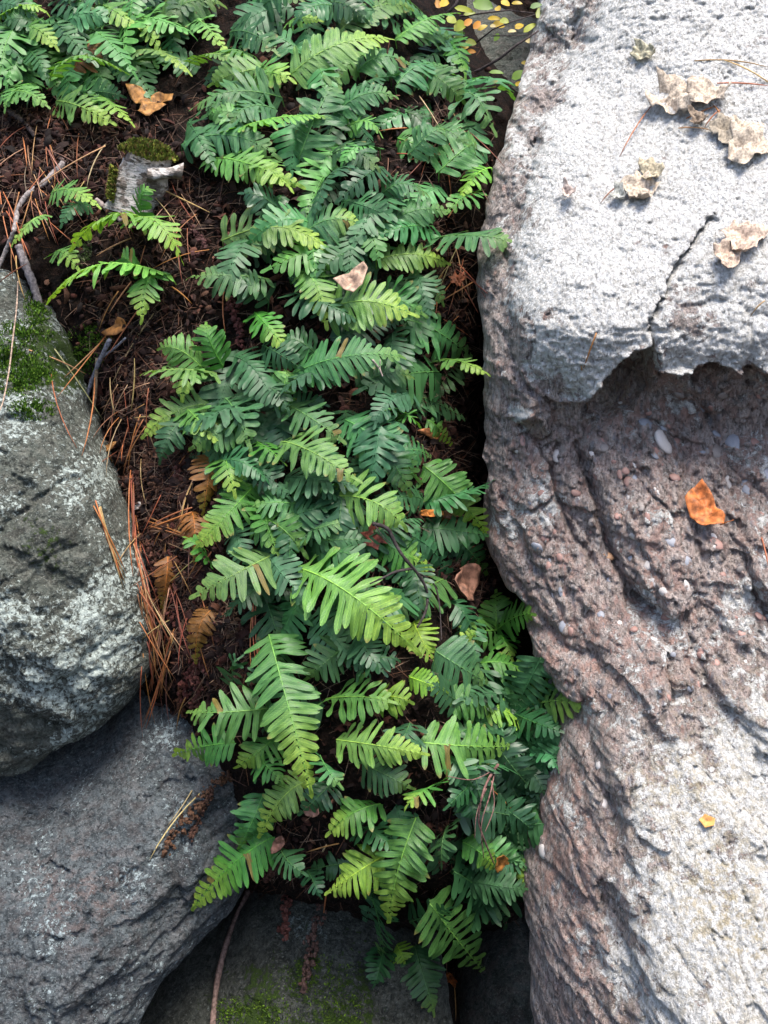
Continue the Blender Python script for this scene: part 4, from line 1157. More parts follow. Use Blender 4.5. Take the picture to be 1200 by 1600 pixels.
# ------------------------------------------------------------------ pine needles
nV, nF = tube([(0, 0, 0.0), (0.25, 0.015, 0.01), (0.5, 0.022, 0.012), (0.75, 0.015, 0.006), (1, 0, 0)], [1, 1, 1, 0.9, 0.5], 4)
nV2, nF2 = tube([(0, 0, 0.0), (0.25, 0.07, 0.02), (0.5, 0.10, 0.03), (0.75, 0.075, 0.02), (1, 0, 0)], [1, 1, 1, 0.9, 0.5], 4)
def needle_mesh(V):
    V = np.array(V); return V
RADN = 0.00125
def needle(p0, p1, surf, col, r=1.0, lift=0.004, bend=0):
    def hitf(p, lf):
        H = surf.hit(*p, lf)
        if surf is BANKS:
            for S in (S_LU, S_LL, S_RIGHT):
                Q = S.hit(*p, 0.006)
                if Q[1] < H[1]: H = Q
        return H
    A = hitf(p0, lift); B = hitf(p1, lift * R.uniform(0.7, 1.8))
    d = B - A; L = np.linalg.norm(d)
    pts = []
    n = np.array([0, -0.8, 0.6]); s = np.cross(d / L, n)
    b = bend * L if bend else R.uniform(-0.05, 0.05) * L
    for k in range(6):
        t = k / 5
        pts.append(d * t + s * b * 4 * t * (1 - t) + n * 0.006 * 4 * t * (1 - t))
    rad = [RADN * r * q for q in (0.9, 1, 1, 1, 0.8, 0.35)]
    V, F = tube(pts, rad, 4)
    o = link('pine_needle', mesh_np('pine_needle', V, F, M_NEEDLE), None, A)
    o.color = (*[c * R.uniform(0.8, 1.2) for c in col], 1)
    return o
OR, TAN, RED, STRAW = (0.34, 0.13, 0.045), (0.36, 0.22, 0.11), (0.22, 0.07, 0.035), (0.45, 0.31, 0.15)
NEEDLES = [  # along the rounded boulder's edge
    ((150, 785), (192, 905), OR), ((155, 792), (196, 912), TAN), ((205, 740), (216, 900), OR), ((210, 800), (228, 960), OR), ((213, 850), (240, 985), TAN), ((216, 880), (243, 1010), OR), ((220, 900), (246, 1030), RED), ((228, 930), (244, 1060), OR), ((260, 925), (244, 1035), TAN), ((268, 990), (250, 1080), OR),
    ((262, 1010), (228, 1138), OR), ((258, 960), (240, 1050), TAN), ((245, 1030), (238, 1080), RED), ((300, 800), (232, 826), OR), ((232, 815), (318, 852), OR), ((240, 824), (328, 848), TAN), ((224, 655), (193, 740), OR), ((205, 750), (213, 850), RED), ((300, 755), (282, 820), TAN), ((398, 920), (400, 1040), OR),
    ((80, 585), (120, 700), RED), ((85, 545), (160, 655), STRAW), ((45, 547), (135, 585), STRAW), ((165, 525), (90, 620), OR), ((162, 530), (100, 590), TAN), ((148, 590), (128, 712), OR), ((215, 485), (165, 560), OR), ((240, 490), (175, 600), TAN), ((205, 640), (210, 560), TAN), ((180, 650), (172, 590), TAN),
    ((165, 225), (135, 295), STRAW), ((165, 228), (60, 290), TAN), ((258, 298), (328, 332), TAN), ((205, 372), (150, 400), TAN), ((0, 300), (28, 420), OR), ((5, 300), (40, 400), OR), ((10, 330), (48, 405), OR), ((30, 300), (20, 440), OR), ((0, 440), (42, 412), RED), ((36, 215), (42, 260), OR), ((25, 400), (40, 470), TAN),
    ((262, 445), (300, 475), OR), ((185, 455), (155, 515), OR), ((205, 440), (170, 490), TAN), ((350, 455), (352, 520), OR),
    ((600, 610), (590, 690), TAN), ((605, 612), (585, 720), TAN), ((612, 660), (588, 700), STRAW), ((655, 790), (575, 805), STRAW), ((655, 792), (620, 815), STRAW), ((690, 680), (700, 640), TAN), ((740, 440), (690, 470), OR), ((640, 200), (590, 205), OR), ((655, 150), (690, 205), STRAW), ((620, 240), (700, 260), RED), ((640, 250), (720, 235), OR),
    ((510, 1320), (448, 1428), STRAW), ((530, 1318), (478, 1332), OR), ((510, 1395), (503, 1495), OR), ((312, 1240), (234, 1343), STRAW), ((300, 1235), (262, 1290), TAN), ((770, 1235), (825, 1300), OR), ((700, 1215), (752, 1245), TAN), ((697, 1500), (696, 1600), TAN), ((707, 1520), (712, 1595), OR), ((800, 1482), (758, 1570), RED), ((798, 1490), (770, 1560), RED),
    ((275, 640), (262, 700), OR), ((290, 1090), (276, 1140), OR), ((420, 1120), (430, 1150), TAN), ((700, 340), (745, 300), OR), ((500, 310), (515, 305), STRAW), ((640, 1020), (700, 1035), TAN),
    ((400, 1060), (404, 990), OR), ((350, 960), (300, 985), RED), ((335, 855), (300, 905), RED), ((250, 930), (280, 900), RED)]
for (p0, p1, c) in list(NEEDLES[:20]):
    for _ in range(2):
        a, b = R.uniform(-5, 5), R.uniform(-9, 9)
        NEEDLES.append(((p0[0] + a, p0[1] + R.uniform(-12, 12)), (p1[0] + b, p1[1] + R.uniform(-12, 12)), c))
HAND = []
for p0, p1, c in NEEDLES:
    mx, my = (p0[0] + p1[0]) / 2, (p0[1] + p1[1]) / 2
    surf = BANKS
    o = needle(p0, p1, surf, c, 1.15, 0.024)
    rel, lm = rel_phrase(mx, my)
    cn = {OR: 'orange', TAN: 'tan', RED: 'rust-red', STRAW: 'straw-coloured'}[c]
    HAND.append((o, f'{cn} dry pine needle', rel, my))
zones = [((60, 270, 70, 90), 36, 'scattered over the needle heap by the crooked branch'), ((285, 880, 60, 170), 46, 'lying in the brown litter strip below the withered frond'), ((200, 640, 45, 90), 16, 'hanging below the forked grey stick'), ((705, 430, 30, 50), 14, 'in the dark gap beside the pale boulder'), ((690, 230, 45, 40), 10, 'on the litter under the pale boulder flank'), ((280, 340, 60, 60), 12, 'on the litter below the birch stump'), ((226, 950, 16, 90), 24, 'bunched along the edge of the rounded boulder')]
HAND2 = []
for (cx, cy, rx, ry), n, where in zones:
    for _ in range(n):
        px, py = cx + R.gauss(0, .5) * rx, cy + R.gauss(0, .5) * ry
        a = math.radians(R.gauss(95, 32)); L = R.uniform(45, 100)
        if 'bunched' in where: a = math.radians(R.gauss(72, 9)); L = R.uniform(70, 120)
        o = needle((px, py), (px + L * math.cos(a), py + L * math.sin(a)), BANKS, R.choice([OR, TAN, RED, RED, (0.16, 0.09, 0.06)]), 0.8, 0.020)
        o['category'] = 'pine needle'; o['group'] = 'pine needles ' + where
        HAND2.append((o, (px, py), (px + L * math.cos(a), py + L * math.sin(a)), L))
def order_labels(table):
    for key, lst in table.items():
        lst.sort(key=lambda t: t[1])
        words_ = [''] if len(lst) == 1 else ['upper ', 'lower '] if len(lst) == 2 else ['topmost ', 'second highest ', 'third highest ', 'fourth highest ', 'fifth highest ', 'sixth highest ', 'seventh highest ', 'eighth highest ', 'ninth highest ', 'lowest ']
        for q, (o, _) in enumerate(lst): o['label'] = words_[min(q, len(words_) - 1)] + key
tab = {}
for (o, p, q, L) in HAND2:
    c = o.color
    cn = 'dark brown' if c[0] < 0.2 and c[1] > 0.066 else 'rust-red' if c[0] < 0.28 else 'tan' if c[1] > 0.165 else 'orange'
    a = math.degrees(math.atan2(q[1] - p[1], q[0] - p[0]))
    lean = 'upright' if 75 < a < 105 else 'leaning right' if a < 75 else 'leaning left'
    if a < 40 or a > 140: lean = 'flat-lying'
    rel, _ = rel_phrase((p[0] + q[0]) / 2, (p[1] + q[1]) / 2)
    tab.setdefault(f"{'long' if L > 75 else 'short'} thin {cn} pine needle {lean} {rel}", []).append((o, p[1]))
order_labels(tab)
grp = {}
for (o, kind, rel, my) in HAND:
    grp.setdefault((kind, rel), []).append((o, my))
for (kind, rel), lst in grp.items():
    lst.sort(key=lambda t: t[1])
    for q, (o, _) in enumerate(lst):
        pre = '' if len(lst) == 1 else ['upper ', 'lower '][q] if len(lst) == 2 else (['topmost ', 'second highest ', 'third highest ', 'fourth highest ', 'fifth highest ', 'sixth highest ', 'seventh highest ', 'eighth highest ', 'ninth highest ', 'tenth highest ', 'eleventh highest ', 'twelfth highest '] + ['lower '] * 60)[q] if q < len(lst) - 1 else 'lowest '
        tag(o, f'{pre}{kind} {rel}', 'pine needle', 'single pine needles caught on the bank')
# needles on the pale boulder
for p0, p1, c, lab in [((932, 520), (912, 575), OR, 'orange pine needle stuck to the pale slab above the ledge'), ((908, 572), (918, 640), OR, 'lower orange pine needle hanging over the ledge'), ((1018, 165), (968, 245), OR, 'slanting orange needle beside the biggest tan lichen'), ((978, 285), (938, 318), RED, 'red needle by the small tan lichen clump'),
                       ((1085, 95), (1200, 105), TAN, 'upper tan needle crossing the slab top'), ((1120, 130), (1200, 134), OR, 'lower orange needle crossing the slab top'), ((1200, 128), (1125, 92), STRAW, 'straw needle crossing the slab top at a slant'), ((1072, 185), (1120, 165), OR, 'orange needle poking from the lichen pair'), ((1115, 165), (1128, 185), OR, 'short orange needle in the lichen tuft'),
                       ((1060, 200), (1115, 205), TAN, 'pale needle under the lichen pair'), ((1190, 840), (1200, 885), OR, 'rust needle at the pebbly face edge'), ((1125, 172), (1100, 200), OR, 'orange needle crossing the lichen gap'), ((1195, 470), (1172, 495), TAN, 'tan needle near the slab corner')]:
    o = needle(p0, p1, S_RIGHT, c, 1.1, 0.005)
    tag(o, lab, 'pine needle', 'pine needles on the pale boulder')

# ------------------------------------------------------------------ branches, sticks, twigs
def stick(name, label, cat, surf, pts, r0, r1, col, lift=0.012, branches=(), knob=0.15, lifts=None):
    W = [surf.hit(px, py, lift if lifts is None else lifts[i]) for i, (px, py) in enumerate(pts)]
    def dense(W, n=6):
        W = np.array(W); out = []
        for k in range(len(W) - 1):
            p0 = W[max(k - 1, 0)]; p1 = W[k]; p2 = W[k + 1]; p3 = W[min(k + 2, len(W) - 1)]
            for q in range(n):
                t = q / n
                out.append(0.5 * ((2 * p1) + (-p0 + p2) * t + (2 * p0 - 5 * p1 + 4 * p2 - p3) * t * t + (-p0 + 3 * p1 - 3 * p2 + p3) * t ** 3))
        out.append(W[-1]); return np.array(out)
    D = dense(W)
    org = D[0].copy()
    n = len(D)
    rad = [(r0 + (r1 - r0) * i / (n - 1)) * (1 + knob * R.uniform(-1, 1)) for i in range(n)]
    V, F = tube(D - org, rad, 8)
    root = link(name, mesh_np(name, V, F, M_BARK), None, org)
    root.color = (*col, 1)
    tag(root, label, cat)
    for bp, br in branches:
        Wb = [surf.hit(px, py, lift) for px, py in bp]
        Db = dense(Wb)
        V, F = tube(Db - org, [br * (1 - 0.5 * i / len(Db)) * (1 + knob * R.uniform(-1, 1)) for i in range(len(Db))], 6)
        b = link('side_branch', mesh_np('side_branch', V, F, M_BARK), root); b.color = (*[c * 1.1 for c in col], 1)
    return root
stick('branch', 'dark straight branch slanting down to the crooked one', 'branch', BANKS, [(-20, 155), (30, 185), (60, 218), (85, 240), (112, 262)], 0.0055, 0.004, (0.085, 0.06, 0.055))
stick('branch', 'crooked grey branch curving down beside the needle heap', 'branch', BANKS, [(100, 255), (70, 285), (42, 305), (28, 330), (22, 360), (10, 390), (-6, 425)], 0.007, 0.004, (0.24, 0.21, 0.20), 0.02)
stick('branch', 'short lilac-grey stick end under the needle heap', 'branch', BANKS, [(30, 385), (40, 415), (52, 445), (62, 482)], 0.009, 0.008, (0.17, 0.15, 0.155))
stick('branch', 'stub of grey root beside the birch stump', 'branch', BANKS, [(150, 312), (168, 328), (190, 345)], 0.006, 0.005, (0.23, 0.19, 0.18))
stick('stick', 'forked bluish-grey stick leaning on the mossy boulder', 'stick', BANKS, [(172, 530), (155, 565), (142, 600), (130, 640), (126, 700), (130, 720)], 0.0045, 0.004, (0.17, 0.17, 0.20), 0.03, [([(158, 558), (178, 545), (196, 528)], 0.0035)])
stick('stick', 'long brown stem running down past the pine needles', 'stick', BANKS, [(152, 560), (148, 620), (144, 680), (158, 740), (170, 790), (180, 850)], 0.004, 0.003, (0.20, 0.15, 0.10), 0.03)
stick('vine', 'thin pale vine trailing over the mossy boulder edge', 'vine', S_LU, [(28, 440), (26, 480), (20, 530), (14, 580), (4, 630), (-6, 650)], 0.0016, 0.0013, (0.30, 0.22, 0.17), 0.03)
stick('vine', 'thick bent brown vine stem rising from the bottom stone', 'vine', S_BR, [(392, 1385), (380, 1410), (366, 1440), (352, 1480), (342, 1520), (336, 1560), (332, 1610), (334, 1640)], 0.006, 0.0055, (0.15, 0.10, 0.085), 0.03, lifts=[0.0] * 0 or [-0.05, -0.03, 0.0, 0.02, 0.02, 0.02, 0.02, 0.02])
tw = stick('twig', 'forked black twig with grey tips lying across the ferns', 'twig', BANKS, [(582, 818), (605, 826), (618, 850), (632, 872), (650, 893), (664, 915), (668, 935), (664, 958), (652, 980)], 0.0035, 0.002, (0.035, 0.028, 0.028), 0.13,
           [([(646, 888), (620, 893), (600, 902), (578, 912)], 0.0026), ([(652, 895), (676, 910), (686, 940), (690, 1000)], 0.002), ([(585, 820), (600, 840), (612, 850)], 0.001)])
stick('twig', 'bunch of reddish dead twig hanging through the lower ferns', 'twig', BANKS, [(778, 1195), (762, 1220), (752, 1250), (748, 1285), (760, 1320), (772, 1350)], 0.0026, 0.001, (0.16, 0.085, 0.075), 0.12,
      [([(774, 1200), (766, 1240), (752, 1290), (756, 1340)], 0.0014), ([(776, 1200), (740, 1218), (700, 1213)], 0.0012), ([(768, 1220), (772, 1260), (758, 1300)], 0.0012), ([(760, 1232), (745, 1270), (742, 1310)], 0.001)])
stick('twig', 'tiny pale forked twig caught on the middle frond', 'twig', BANKS, [(582, 562), (592, 575), (598, 588)], 0.0018, 0.001, (0.36, 0.28, 0.25), 0.13, [([(594, 562), (594, 575), (598, 588)], 0.001)])
stick('stick', 'dark peeling root in the gap under the lowest frond', 'root', BANKS, [(690, 1500), (688, 1540), (684, 1580), (690, 1640)], 0.008, 0.008, (0.06, 0.05, 0.055), 0.03)

# ------------------------------------------------------------------ dead scaly rhizomes
def rhizome(label, surf, pts, r, col=(0.075, 0.028, 0.02), lift=0.012, n_per=10):
    W = np.array([surf.hit(px, py, lift) for px, py in pts])
    org = W[0].copy()
    VV, FF = [], []
    V0, F0 = ico(1)
    L = np.concatenate([[0], np.cumsum(np.linalg.norm(np.diff(W, axis=0), axis=1))])
    n = int(L[-1] / (r * 0.42))
    for k in range(n):
        s = L[-1] * k / n
        i = min(int(np.searchsorted(L, s, side='right') - 1), len(W) - 2)
        t = (s - L[i]) / (L[i + 1] - L[i] + 1e-9)
        P = W[i] * (1 - t) + W[i + 1] * t - org
        for q in range(2):
            off = rng.normal(size=3) * r * 0.55
            sc = r * rng.uniform(0.35, 0.75) * np.array([rng.uniform(.5, 1.2), rng.uniform(.5, 1.2), rng.uniform(.5, 1.3)])
            b = len(VV)
            VV += list(V0 * sc * (1 + 0.35 * rng.normal(size=(len(V0), 1)) * 0.6) + P + off)
            FF += [tuple(a + b for a in f) for f in F0]
    o = link('dead_rhizome', mesh_np('dead_rhizome', VV, FF, M_RHIZOME, False), None, org)
    o.color = (*[c * R.uniform(0.8, 1.3) for c in col], 1)
    tag(o, label, 'rhizome', 'dead scaly fern rhizomes')
rhizome('reddish scaly rhizome strand hanging over the bluish boulder, the longest', S_LL, [(362, 1206), (340, 1222), (315, 1250), (290, 1280), (268, 1308), (262, 1335)], 0.009, (0.075, 0.030, 0.021))
rhizome('short side strand of scaly rhizome over the bluish boulder', S_LL, [(330, 1235), (318, 1262), (308, 1290), (296, 1312)], 0.006, (0.07, 0.028, 0.021))
rhizome('long knotted rhizome dangling over the mossy bottom stone', S_BR, [(512, 1385), (502, 1420), (490, 1455), (485, 1490), (478, 1530), (470, 1550)], 0.0095, (0.095, 0.042, 0.030))
rhizome('short knotted rhizome stub beside the long dangling one', S_BR, [(458, 1370), (450, 1400), (445, 1430), (446, 1468)], 0.0095, (0.09, 0.038, 0.028))
for lab, pts, r in [('upright rhizome chain in the litter by the pine needle drift', [(272, 820), (268, 860), (278, 900), (270, 950), (276, 985)], 0.008), ('thick rhizome heap in the middle of the litter strip', [(320, 950), (300, 985), (310, 1020), (298, 1050), (285, 1090)], 0.010), ('dark rhizome cord hanging beside the long withered frond tip', [(345, 760), (338, 800), (350, 840), (338, 880)], 0.009), ('rhizome cord at the upper end of the needle drift', [(232, 850), (246, 890), (252, 930)], 0.008), ('rhizome lump between litter strip and hanging fern stems', [(370, 930), (360, 965), (372, 1000)], 0.010), ('rhizome cord below the curled tan leaf', [(205, 730), (222, 760), (218, 800)], 0.008), ('loose rhizome end over the bare root ledge', [(300, 1040), (312, 1075), (305, 1110)], 0.008),
                    ('rhizome chain nearest the bare root ledge', [(345, 970), (335, 1000), (318, 1030), (330, 1060)], 0.009),
                    ('rhizome chain below the withered brown frond', [(300, 830), (320, 870), (310, 900), (330, 930)], 0.009), ('rhizome clump beneath the forked grey stick', [(215, 650), (235, 690), (230, 730), (250, 770)], 0.009), ('rhizome tangle ending over the bluish boulder', [(282, 1080), (278, 1100), (290, 1120)], 0.006), ('short scaly rhizome above the withered brown frond', [(260, 690), (285, 720), (270, 760)], 0.009), ('rhizome coil below the birch stump', [(290, 350), (320, 380), (300, 410)], 0.008), ('rhizome trail on the dark slope under the palm-shaped fronds', [(360, 470), (375, 520), (380, 560)], 0.008),
                    ('rhizome trail hanging beside the middle fern stems', [(405, 690), (412, 730), (400, 770)], 0.008), ('small rhizome on the stone under the lower ferns', [(420, 1330), (430, 1350), (415, 1375)], 0.007)]:
    rhizome(lab, BANKS, pts, r)

# ------------------------------------------------------------------ birch stump
def stump():
    A = BANKS.hit(212, 308, 0.005); Bt = A + np.array([-0.004, -0.012, 0.092])
    root = empty('birch_stump', A)
    root.rotation_euler = (0.10, 0.20, 0.25)
    tag(root, 'broken pale birch stump with green moss on its ragged top', 'stump')
    ns, nr = 36, 16
    V, F = [], []
    for i in range(nr):
        t = i / (nr - 1)
        for k in range(ns):
            th = 2 * math.pi * k / ns
            q = np.array([[math.cos(th) * 1.3, math.sin(th) * 1.3, t * 1.6]])
            rr = 0.050 * (1.12 - 0.22 * t) * (1 + 0.22 * float(fbm(q, 1.0, 4, 0.55, 3.3)[0]) + 0.05 * float(fbm(q, 5.0, 2, 0.5, 9.3)[0]))
            top = 0.082 + 0.010 * math.sin(th + 2.2) + 0.016 * float(fbm(np.array([[math.cos(th) * 2, math.sin(th) * 2, 0.0]]), 1.6, 4, 0.6, 4.4)[0])
            V.append((rr * math.cos(th) + 0.012 * t, rr * math.sin(th) * 0.85 + 0.004 * t, -0.03 + (top + 0.03) * t))
    for i in range(nr - 1):
        for k in range(ns):
            q = (k + 1) % ns
            F.append((i * ns + k, i * ns + q, (i + 1) * ns + q, (i + 1) * ns + k))
    t = NT('birch_bark')
    v = t.obj()
    mp = t.n('ShaderNodeMapping'); t.l(v, mp.inputs['Vector']); mp.inputs['Scale'].default_value = (1, 1, 3.2)
    n1 = t.noise(mp.outputs[0], 42, 5, 0.6); n2 = t.noise(v, 60, 5, 0.6)
    col = t.mix(t.ramp(n1, 0.55, 0.62), (0.50, 0.46, 0.43), (0.07, 0.06, 0.05))
    col = t.mix(t.ramp(t.noise(v, 24, 5, 0.65), 0.47, 0.56, 0, .9), col, (0.15, 0.115, 0.095))
    col = t.mix(t.ramp(n2, 0.50, 0.66, 0, .8), col, (0.10, 0.08, 0.065))
    b = t.bsdf(col, 0.7, 0.3, t.bump(t.math('ADD', n1, n2), 1.0, 0.008)); t.l(b.outputs[0], t.out.inputs[0])
    link('bark', mesh_np('bark', V, F, t.m), root)
    top = [V[(nr - 1) * ns + k] for k in range(ns)]
    c = (0.012, 0.0, 0.066)
    tm = mesh_np('cut_top', top + [c], [(k, (k + 1) % ns, ns) for k in range(ns)], M_RHIZOME)
    ct = link('cut_top', tm, root); ct.color = (0.07, 0.04, 0.025, 1)
    # peeled curl of bark on the downhill side
    V2, F2 = [], []
    for i in range(9):
        th = i / 8 * 4.6 + 0.5
        for j in range(9):
            u = j / 8
            V2.append((0.012 + u * 0.066, -0.050 + (0.010 + 0.006 * u) * math.cos(th) + 0.003 * math.sin(u * 9), 0.052 + (0.010 + 0.006 * u) * math.sin(th) + u * 0.020 + 0.003 * math.sin(5 * u + th)))
    for i in range(8):
        for j in range(8):
            a = i * 9 + j; F2.append((a, a + 1, a + 10, a + 9))
    m2 = mesh_np('bark_curl', V2, F2, t.m)
    link('bark_curl', m2, root)
    # moss cap
    VV, FF, CC = [], [], []
    for k in range(3600):
        if k % 4 == 3:
            th = rng.uniform(math.pi * 0.95, math.pi * 1.2); P = np.array([0.05 * math.cos(th), 0.05 * math.sin(th) - .006, rng.uniform(-0.01, 0.05)]); nrm = np.array([math.cos(th), math.sin(th), 0.3])
        else:
            th, r = rng.uniform(0, 6.28), 0.056 * math.sqrt(rng.uniform(0, 1)); P = np.array([r * math.cos(th) + 0.012, r * 0.9 * math.sin(th) - 0.002, 0.092 + 0.016 * (1 - (r / 0.056) ** 2) - (0.022 + 0.012 * math.sin(3 * th)) * max(0, r / 0.056 - 0.6)]); nrm = np.array([0.2 * math.cos(th), -0.3, 1.0])
        nrm = nrm + rng.normal(size=3) * 0.45; nrm /= np.linalg.norm(nrm)
        s = rng.normal(size=3); s -= (s @ nrm) * nrm; s /= np.linalg.norm(s)
        h = rng.uniform(0.005, 0.011); w = h * 0.26; b0 = len(VV)
        VV += [P - s * w * .5, P + s * w * .5, P + nrm * h * .6 + s * w, P + nrm * h, P + nrm * h * .6 - s * w]
        FF += [(b0, b0 + 1, b0 + 2), (b0, b0 + 2, b0 + 4), (b0 + 4, b0 + 2, b0 + 3)]
        cc = np.array([(0.12, 0.15, 0.02), (0.18, 0.18, 0.03), (0.07, 0.10, 0.015), (0.10, 0.07, 0.02)][int(rng.integers(4))]) * rng.uniform(.7, 1.3)
        CC += [(*cc, 1)] * 5
    mm = mesh_np('moss_cap', np.array(VV), np.array(FF), M_MOSS); set_attr(mm, 'tint', np.array(CC))
    tag(link('moss_cap', mm, root), kind='stuff')
stump()

# ------------------------------------------------------------------ fallen leaves and crusts
def leaf_sheet(name, label, cat, surf, outline, col, lift=0.012, curl=0.01, seed=0.0, mat=None, group=None, crumple=0.25, dens=16, stem=None, tilt=None, parent=None):
    O = np.array(outline, float)
    cx, cy = O.mean(0)
    C0 = surf.hit(cx, cy, lift); n = surf.normal(C0, 0.03)
    if tilt is not None: n = n + np.array(tilt); n /= np.linalg.norm(n)
    m = mpp(C0)
    e1 = np.cross([0, 0, 1.0], -n); e1 = np.array([abs(e1[0]), e1[1], e1[2]]) if False else e1
    e1 /= np.linalg.norm(e1)
    if e1[0] < 0: e1 = -e1
    e2 = np.cross(n, e1)
    if e2[2] < 0: e2 = -e2
    # stretch so that the tilted sheet keeps its seen outline
    vdir = (C0 - CAM) / np.linalg.norm(C0 - CAM)
    def place(px, py):
        d = ray(px, py); k = ((C0 - CAM) @ n) / (d @ n); return CAM + d * k
    W = np.array([place(*p) for p in O])
    if np.max(np.linalg.norm(W - C0, axis=1)) > 3.2 * np.max(np.linalg.norm(O - [cx, cy], axis=1)) * m:
        W = C0 + np.array([(p[0] - cx) * m * e1 - (p[1] - cy) * m * 1.25 * e2 for p in O])
    q = np.stack([(W - C0) @ e1, (W - C0) @ e2], 1)
    # resample outline then rings towards the centre
    pts = []
    for k in range(len(q)):
        A, B = q[k], q[(k + 1) % len(q)]
        for s in range(3): pts.append(A + (B - A) * s / 3)
    q = np.array(pts); no = len(q)
    rings = 7
    V = []
    for r in range(rings):
        for p in q: V.append(p * (1 - r / rings))
    V.append(np.zeros(2)); V = np.array(V)
    size = np.abs(q).max()
    P3 = np.stack([V[:, 0], np.zeros(len(V)), V[:, 1]], 1) / size
    h = curl * ((V ** 2).sum(1) / size ** 2) + crumple * size * fbm(P3, 1.6, 3, 0.5, seed)
    W3 = V[:, :1] * e1 + V[:, 1:] * e2 + h[:, None] * n
    F = []
    for r in range(rings - 1):
        for k in range(no):
            k2 = (k + 1) % no; F.append((r * no + k, r * no + k2, (r + 1) * no + k2, (r + 1) * no + k))
    for k in range(no): F.append(((rings - 1) * no + k, (rings - 1) * no + (k + 1) % no, rings * no))
    me = mesh_np(name, W3, F, mat or M_DRYLEAF)
    o = link(name, me, None, C0)
    md = o.modifiers.new('thickness', 'SOLIDIFY'); md.thickness = 0.0008
    o.color = (*col, 1)
    tag(o, label, cat, group)
    if stem:
        a = place(*stem[0]) - C0; b = place(*stem[1]) - C0
        V2, F2 = tube([a, (a + b) / 2 + n * 0.004, b + n * 0.006], [0.0011, 0.0009, 0.0008], 5)
        s = link('stem', mesh_np('stem', V2, F2, M_DRYLEAF), o); s.color = (*[c * 0.7 for c in col], 1)
    return o

def maple(cx, cy, r, rot=0.0, sq=1.0):
    out = []
    for k, (a, q) in enumerate([(90, 1.0), (70, .55), (45, .9), (28, .5), (5, .8), (-20, .45), (-60, .55), (-90, .2), (-120, .55), (-160, .45), (175, .8), (152, .5), (135, .9), (110, .55)]):
        th = math.radians(a) + rot
        out.append((cx + r * q * math.cos(th), cy - r * q * math.sin(th) * sq))
    return out
def oval(cx, cy, a, b, rot, n=10, point=0.3):
    out = []
    for k in range(n):
        th = 2 * math.pi * k / n
        x, y = a * math.cos(th), b * math.sin(th) * (1 - point * abs(math.cos(th)) ** 3)
        out.append((cx + x * math.cos(rot) - y * math.sin(rot), cy + x * math.sin(rot) + y * math.cos(rot)))
    return out
def lobed(cx, cy, r, seed, sq=0.85, n=18, amp=0.35):
    rr = random.Random(seed)
    ph = [rr.uniform(0, 6.28) for _ in range(4)]
    return [(cx + r * (1 + amp * (0.5 * math.sin(3 * t + ph[0]) + 0.4 * math.sin(5 * t + ph[1]) + 0.3 * math.sin(8 * t + ph[2]))) * math.cos(t), cy + r * sq * (1 + amp * (0.5 * math.sin(3 * t + ph[0]) + 0.4 * math.sin(5 * t + ph[1]) + 0.3 * math.sin(8 * t + ph[2]))) * math.sin(t)) for t in [2 * math.pi * k / n for k in range(n)]]

leaf_sheet('fallen_leaf', 'curled bright orange-brown leaf lodged on the pebbly face of the pale boulder', 'leaf', S_RIGHT,
           [(1069, 782), (1080, 768), (1096, 756), (1106, 768), (1114, 780), (1120, 796), (1132, 812), (1130, 824), (1108, 826), (1088, 823), (1078, 808)], (0.42, 0.13, 0.035), 0.016, 0.02, 2.0, crumple=0.30, stem=((1125, 820), (1146, 815)))
leaf_sheet('fallen_leaf', 'golden-brown oak leaf above the birch stump', 'leaf', BANKS, [(198, 138), (214, 133), (226, 142), (234, 152), (250, 146), (272, 150), (268, 160), (252, 162), (262, 170), (244, 178), (228, 182), (216, 176), (222, 166), (206, 158)], (0.27, 0.125, 0.032), 0.03, 0.01, 5.0)
leaf_sheet('fallen_leaf', 'pale pinkish dead leaf wedged among the middle ferns', 'leaf', BANKS, [(520, 436), (545, 426), (568, 410), (575, 420), (566, 445), (552, 458), (536, 452)], (0.36, 0.24, 0.17), 0.12, 0.006, 8.0)
leaf_sheet('fallen_leaf', 'dull red maple leaf beneath the forked black twig', 'leaf', BANKS, maple(590, 842, 34, 0.5), (0.22, 0.055, 0.035), 0.05, 0.006, 9.0)
leaf_sheet('fallen_leaf', 'dark brown dead leaf left of the red maple leaf', 'leaf', BANKS, maple(543, 872, 30, -0.8), (0.13, 0.055, 0.035), 0.05, 0.006, 10.0)
leaf_sheet('fallen_leaf', 'folded brown leaf in the gap beside the pale boulder', 'leaf', BANKS, [(706, 900), (725, 882), (738, 890), (742, 914), (736, 940), (720, 938), (710, 920)], (0.21, 0.105, 0.07), 0.10, 0.012, 11.0)
leaf_sheet('fallen_leaf', 'reddish leaf on the dark slope above the black gap', 'leaf', BANKS, maple(714, 440, 18, 0.3), (0.24, 0.08, 0.04), 0.03, 0.006, 12.0)
leaf_sheet('fallen_leaf', 'small orange leaf lying flat on the lower pale boulder', 'leaf', S_RIGHT, [(1092, 1281), (1102, 1272), (1118, 1279), (1116, 1290), (1102, 1294)], (0.50, 0.24, 0.07), 0.004, 0.002, 13.0, crumple=0.08)
leaf_sheet('fallen_leaf', 'orange-brown leaf hanging at the forked grey stick', 'leaf', BANKS, [(160, 520), (175, 512), (185, 495), (200, 500), (196, 515), (184, 524), (170, 526)], (0.30, 0.12, 0.03), 0.03, 0.006, 14.0)
leaf_sheet('fallen_leaf', 'curled tan leaf beside the brown stem', 'leaf', BANKS, [(155, 702), (172, 692), (185, 690), (180, 702), (168, 708)], (0.34, 0.16, 0.05), 0.03, 0.01, 15.0)
